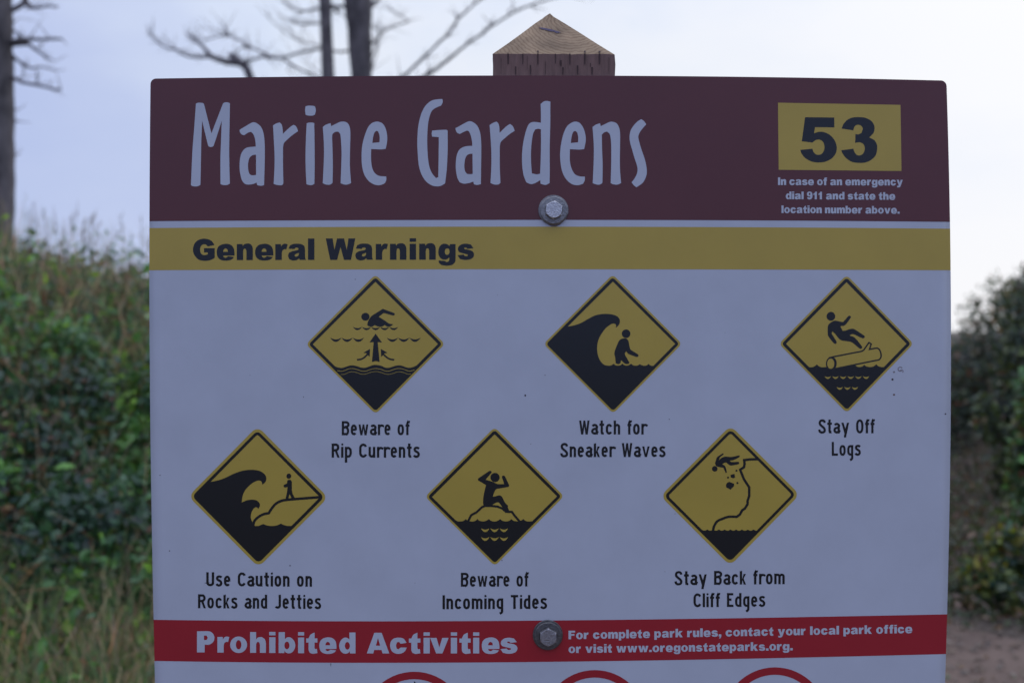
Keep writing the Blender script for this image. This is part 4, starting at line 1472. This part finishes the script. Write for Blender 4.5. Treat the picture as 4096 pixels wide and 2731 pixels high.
def dead_tree(label, gx, Y, trunk, branches, extra_up=True, seed=1, ztop=9.5):
    r = random.Random(seed)
    bx = (gx - 2048) / FPX * Y
    bz = height(bx, Y)
    t_ = thing('dead_tree', label, 'tree', (bx, Y, bz), 'bare dead trees on the dune')
    V, F = [], []
    if trunk:
        trunk_mesh(V, F, *trunk[:4], Y, r, bz, ztop, *trunk[4:])
        mesh_obj('trunk', V, F, M_BARK, t_, smooth=True)
    for b_ in branches:
        V, F = [], []
        for seg in b_:
            branch_px(V, F, seg[0], Y + (seg[4] if len(seg) > 4 else 0), seg[1], seg[2], r, seg[3])
        mesh_obj('branch', V, F, M_TWIG, t_, smooth=True)
    if extra_up and trunk:                 # short dead snags above the picture
        for k_ in range(7):
            z = EYE + 1365.5 / FPX * Y + .4 + k_ * .35
            a = r.uniform(0, 6.28)
            d = Vector((math.cos(a), math.sin(a), r.uniform(-.1, .4)))
            p0 = Vector(((trunk[0] - 2048) / FPX * Y, Y, z))
            V, F = [], []
            tube(V, F, [p0, p0 + d * .5, p0 + d * 1.0 + Vector((0, 0, .12))], [.03, .02, .006], 6)
            mesh_obj('branch', V, F, M_TWIG, t_, smooth=True)
    return t_


s5 = lambda pts: tr(2.94, 550, 0, pts)      # measured on an enlarged view of the branches
s6 = lambda pts: tr(2.352, 1250, 0, pts)
s7 = lambda pts: tr(1.5686, 0, 0, pts)
# slim trunk left of the post
dead_tree('slim dead trunk with drooping side branches, left of the thicker forked one', 1306, 16,
          (1300, 50, 1312, 52),
          [[(s5([(2150, 100), (2050, 115), (1960, 130), (1870, 120), (1790, 70), (1690, 5)]), 9, 4, .5), (s5([(1900, 125), (1830, 110), (1760, 40)]), 4, 2, .2)],
           [(s5([(2150, 270), (2050, 280), (1930, 290), (1820, 260), (1750, 220), (1680, 180)]), 8, 3, -.6), (s5([(2060, 280), (1960, 240), (1860, 250), (1780, 225)]), 4, 2, .4)],
           [(s5([(2160, 545), (2060, 520), (1900, 480), (1780, 420), (1660, 320), (1540, 220)]), 6, 3, -.7), (s5([(1880, 470), (1800, 370), (1700, 250)]), 3, 2, .3)],
           [(s5([(2160, 575), (2050, 590), (1900, 620), (1780, 660), (1660, 690), (1520, 670), (1380, 690), (1290, 720)]), 10, 7, .8)],
           [(s5([(2290, 60), (2340, 130), (2380, 150)]), 12, 8, .2)]], seed=2)
# thick forked trunk
dead_tree('thick dead trunk that flares at the top and throws short branches right', 1440, 16.3,
          (1432, 112, 1446, 84),
          [[(s6([(330, 60), (260, 65), (200, 70), (150, 100)]), 14, 8, .2)],
           [(s6([(480, 130), (540, 70), (590, 25), (640, -30)]), 26, 12, .3)],
           [(s6([(520, 420), (600, 380), (640, 330), (690, 285), (760, 250), (840, 225), (920, 190)]), 11, 5, -.5), (s6([(900, 195), (830, 150), (760, 110), (650, 60)]), 5, 3, .3), (s6([(640, 330), (600, 280), (560, 250), (590, 230)]), 5, 3, .2), (s6([(690, 285), (640, 260), (600, 270)]), 5, 2, .1)],
           [(s6([(520, 600), (570, 520), (600, 450), (610, 380), (590, 350)]), 9, 5, .4), (s6([(545, 700), (575, 600), (605, 500), (620, 420)]), 6, 3, -.3)],
           [(s6([(340, 480), (270, 490), (190, 480)]), 9, 7, .1)],
           [(s6([(180, 130), (230, 110), (300, 160)]), 5, 4, .1)]], seed=3)
# leaning dead crown: a stem rising behind the sign's top edge with sweeping twigs
dead_tree('dead tree leaning left with a broken crown of twigs above the sign edge', 1100, 13,
          None,
          [[(s5([(1900, 3300), (1700, 2000), (1420, 1150), (1320, 900), (1270, 790), (1180, 740), (1060, 730)]), 44, 24, .0), (s5([(1060, 730), (960, 700), (850, 665)]), 24, 16, .1)],
           [(s5([(1190, 740), (1140, 680), (1080, 640)]), 34, 18, .1), (s5([(1280, 740), (1200, 760), (1120, 700)]), 28, 16, .1)],
           [(s5([(900, 690), (820, 610), (730, 510), (640, 440), (560, 385)]), 18, 5, .5), (s5([(760, 545), (690, 500), (600, 470)]), 6, 3, .2)],
           [(s5([(860, 670), (740, 675), (600, 665), (450, 590), (310, 545), (200, 460), (120, 360)]), 12, 4, -.5), (s5([(440, 590), (520, 590), (640, 640)]), 5, 4, .2), (s5([(470, 600), (430, 540), (340, 490)]), 5, 2, .3), (s5([(300, 545), (260, 470), (180, 400)]), 4, 2, .2)],
           [(s5([(1720, 690), (1600, 670), (1450, 610), (1330, 560), (1240, 500), (1150, 450), (1060, 415), (960, 430), (780, 480)]), 7, 5, .5), (s5([(1070, 420), (1040, 350), (1010, 290)]), 12, 5, .2), (s5([(1060, 415), (980, 380), (900, 350)]), 7, 3, -.2), (s5([(1330, 570), (1250, 560), (1180, 590), (1120, 660)]), 5, 4, .2), (s5([(1240, 510), (1290, 570), (1310, 600)]), 8, 4, .1)],
           [(s5([(1290, 720), (1400, 690), (1520, 665), (1700, 690), (1800, 760), (1920, 820), (2050, 880), (2200, 960)]), 9, 8, .2), (s5([(1800, 760), (1760, 830), (1820, 880)]), 4, 3, .1), (s5([(2130, 850), (2060, 790), (2000, 750)]), 5, 2, .2)]], seed=4)
# two long bare stems crossing up to the right
dead_tree('young bare tree of two long thin stems slanting right beside the post', 1560, 9,
          None,
          [[(s6([(560, 1250), (750, 850), (870, 710), (1000, 590), (1150, 440), (1280, 320), (1370, 180), (1480, 80), (1620, -40), (1800, -260)]), 13, 7, .8), (s6([(1370, 185), (1340, 140), (1350, 110)]), 5, 2, .1)],
           [(s6([(560, 1250), (850, 880), (1060, 715), (1200, 625), (1300, 550), (1420, 440), (1560, 340), (1700, 240), (1850, 140), (2000, 70), (2150, 20), (2400, -40), (2700, -80)]), 15, 6, -.6), (s6([(1850, 145), (1840, 100), (1880, 70)]), 7, 3, .1), (s6([(1700, 245), (1660, 215)]), 7, 3, .1)],
           [(s6([(560, 1250), (500, 2400), (480, 3600)]), 24, 34, 0)]], seed=5)
# big trunk at the left frame edge with broken snags
dead_tree('dark dead trunk with broken snag branches at the left frame edge', 0, 10,
          (-12, 112, -8, 116, .07, 14, -.01),
          [[(s7([(40, 80), (110, 45), (150, 20), (165, -40)]), 22, 16, .1), (s7([(150, 20), (190, 50), (240, 48), (310, 40), (355, 48)]), 16, 6, -.3), (s7([(165, 10), (195, 50)]), 20, 10, .1)],
           [(s7([(60, 265), (130, 255), (200, 248), (280, 248), (385, 245)]), 20, 8, -.3), (s7([(70, 285), (170, 275), (220, 310), (280, 350), (345, 385)]), 18, 4, .3), (s7([(70, 190), (110, 210), (140, 245)]), 8, 6, .1), (s7([(250, 270), (270, 320)]), 4, 3, .1)],
           [(s7([(75, 350), (120, 385), (200, 430), (260, 420), (360, 445)]), 13, 5, .3)],
           [(s7([(85, 490), (140, 515), (230, 535), (300, 550), (385, 565)]), 15, 7, -.3), (s7([(100, 500), (150, 480), (200, 480)]), 6, 3, .2)],
           [(s7([(70, 150), (100, 130), (115, 115)]), 6, 3, .1)],
           [(s7([(80, 690), (120, 685)]), 9, 4, .1)], [(s7([(80, 755), (145, 765)]), 9, 3, .1)], [(s7([(75, 975), (120, 970)]), 9, 4, .1)]], seed=6, ztop=7)


# ------------------------------------------------------------------ right-hand shrubs and trees
def crown_mesh(seed, lobes, nleaf, ln, pal, brown, wd=.5, tw=40):
    r = random.Random(seed)
    V, F, Tn = [], [], []
    tot = sum(q[3] ** 2 for q in lobes)
    for cx, cy, cz, q in lobes:
        c = Vector((cx, cy, cz))
        for _ in range(int(nleaf * q * q / tot)):
            d = rdir(r)
            rad = q * (.35 + .65 * r.random() ** .5) * (1 + .35 * noise.noise(c * 3 + d * 2.5))
            p = c + d * rad
            col = vary(r.choice(BROWNS), r) if r.random() < brown else vary(r.choice(pal), r)
            l_ = ln * r.uniform(.6, 1.3)
            leaf_geo(V, F, Tn, p, (d * .5 + rdir(r)).normalized(), (d + rdir(r) * .6).normalized(), l_, l_ * wd, col)
    TV, TF = [], []
    for cx, cy, cz, q in lobes:
        c = Vector((cx, cy, cz))
        tube(TV, TF, [Vector((cx * .15, cy * .15, -.1)), Vector((cx * .6, cy * .6, cz * .5)), c], [.06, .04, .015], 6)
        for _ in range(tw // len(lobes) + 1):
            d = rdir(r, .0)
            tube(TV, TF, [c + d * q * .3, c + d * q * .8 + Vector((0, 0, .03)), c + d * q * r.uniform(1.05, 1.3)], [.012, .006, .002], 4)
    me = bpy.data.meshes.new('crown')
    me.from_pydata(V, [], F)
    me.materials.append(M_LEAF)
    a = me.attributes.new('tint', 'FLOAT_COLOR', 'POINT')
    a.data.foreach_set('color', np.asarray(Tn, dtype=np.float32).ravel())
    ms = bpy.data.meshes.new('trunk')
    ms.from_pydata(TV, [], TF)
    ms.materials.append(M_TWIG)
    return me, ms


def right_plant(name, px, Y, lobes_px, seed, nleaf, ln, pal, brown, label, cat, wd=.5, names=('crown', 'trunk'), tw=40):
    bx = (px - 2048) / FPX * Y
    bz = height(bx, Y)
    lob = []
    for lx, ly, lr, dy in lobes_px:
        q = P(lx, ly, Y + dy)
        lob.append((q.x - bx, dy, q.z - bz, lr / FPX * Y))
    me = crown_mesh(seed, lob, nleaf, ln, pal, brown, wd, tw)
    return put(name, me, (bx, Y, bz), 0, 1, label, cat, names=names)


right_plant('dark_shrub', 3900, 12, [(3800, 1560, 170, 0), (3700, 1700, 200, .3), (3880, 1500, 190, .4), (3960, 1430, 180, 0), (4060, 1300, 200, .3), (3850, 1760, 190, -.2), (4020, 1640, 220, .2), (3780, 1900, 180, -.2), (3930, 1900, 160, 0), (3860, 1990, 110, -.3), (3960, 2010, 100, -.4), (3760, 2030, 120, -.3), (4180, 1250, 230, .4), (4250, 1500, 300, .4)], 51, 17000, .075, PAL_DARK + PAL_OLIVE[1:4:2], .14, 'tall dark evergreen shrub with twiggy top beyond the right sign edge', 'shrub', tw=110)
right_plant('coastal_tree', 4180, 9, [(4110, 1420, 120, 0), (4180, 1250, 170, .2), (4060, 1650, 150, .1), (4160, 1800, 180, 0), (4120, 2000, 150, .1), (4300, 1500, 260, .2), (4290, 1950, 200, .1)], 52, 9000, .085, PAL_DARK + PAL_OLIVE[:4], .06, 'green black tree filling the right frame edge under the sky', 'tree')
right_plant('leafy_shrub', 4170, 6.6, [(4150, 1560, 80, 0), (4190, 1700, 120, .1), (4120, 1800, 60, 0), (4150, 1900, 110, .1), (4180, 2080, 130, 0)], 53, 2600, .07, PAL_OLIVE + PAL_MID[:4], .05, 'light green shrub at the right frame edge with pale leaf tips', 'shrub', wd=.6, names=('foliage', 'stem'))
right_plant('yellow_green_shrub', 4060, 5.9, [(4040, 2200, 90, 0), (3950, 2330, 95, -.1), (4080, 2330, 120, .1), (3870, 2410, 70, 0), (4010, 2420, 90, -.1), (4150, 2380, 150, .1), (3830, 2440, 50, .1)], 54, 5200, .06, PAL_OLIVE + PAL_YEL[:2] + PAL_TEAL[:3], .05, 'low yellow green shrub beside the sandy path at lower right', 'shrub', wd=.6, names=('foliage', 'stem'))

# dry scrub ground on the right behind the shrub, beside the path
V, F, Tn = [], [], []
r = random.Random(61)
for _ in range(5200):
    y = r.uniform(5.6, 13)
    x = y * r.uniform(.36, .66)
    col = vary(r.choice([(.105, .078, .064), (.075, .06, .052), (.13, .095, .078), (.07, .075, .045), (.06, .075, .042)]), r)
    d = (Vector((0, 0, 1)) + Vector((r.gauss(0, .5), r.gauss(0, .5), 0))).normalized()
    blade(V, F, Tn, Vector((x, y, height(x, y) - .02)), d, r.uniform(.08, .30) * (.5 + y * .08), r.uniform(.006, .014), col, r.uniform(-.5, .5), r)
dg = mesh_obj('scrub_grass', V, F, M_GRASS, tints=Tn)
dg['kind'] = 'stuff'
dg['label'] = 'dull brown scrub grass beside the path on the right'

V, F, Tn = [], [], []
r = random.Random(71)
for _ in range(900):
    y = r.uniform(3.6, 6.0)
    x = y * r.uniform(.36, .62)
    col = vary(r.choice([(.10, .07, .05), (.16, .11, .07), (.06, .05, .045), (.2, .17, .14), (.07, .09, .04)]), r)
    l_ = r.uniform(.012, .05)
    leaf_geo(V, F, Tn, Vector((x, y, height(x, y) + .02)), rdir(r, 0).lerp(Vector((r.uniform(-1, 1), r.uniform(-1, 1), 0)), .7).normalized(), Vector((0, 0, 1)), l_, l_ * .6, col)
pl = mesh_obj('path_litter', V, F, M_LEAF, tints=Tn)
pl['kind'] = 'stuff'
pl['label'] = 'fallen leaves and crumbs scattered on the sandy path'
V, F, Tn = [], [], []
for _ in range(5200):
    y = r.uniform(5.3, 11)
    x = y * r.uniform(.38, .62)
    p = Vector((x, y, height(x, y) + abs(r.gauss(0, .10))))
    col = vary(r.choice(BROWNS[:2] + [(.075, .10, .045), (.06, .08, .04), (.09, .12, .05), (.065, .09, .04)]), r)
    l_ = r.uniform(.03, .09)
    leaf_geo(V, F, Tn, p, rdir(r, -.3), rdir(r, .2), l_, l_ * r.uniform(.3, .6), col)
wd_ = mesh_obj('weeds', V, F, M_LEAF, tints=Tn)
wd_['kind'] = 'stuff'
wd_['label'] = 'low brown and green weeds between the path and the dark shrub'
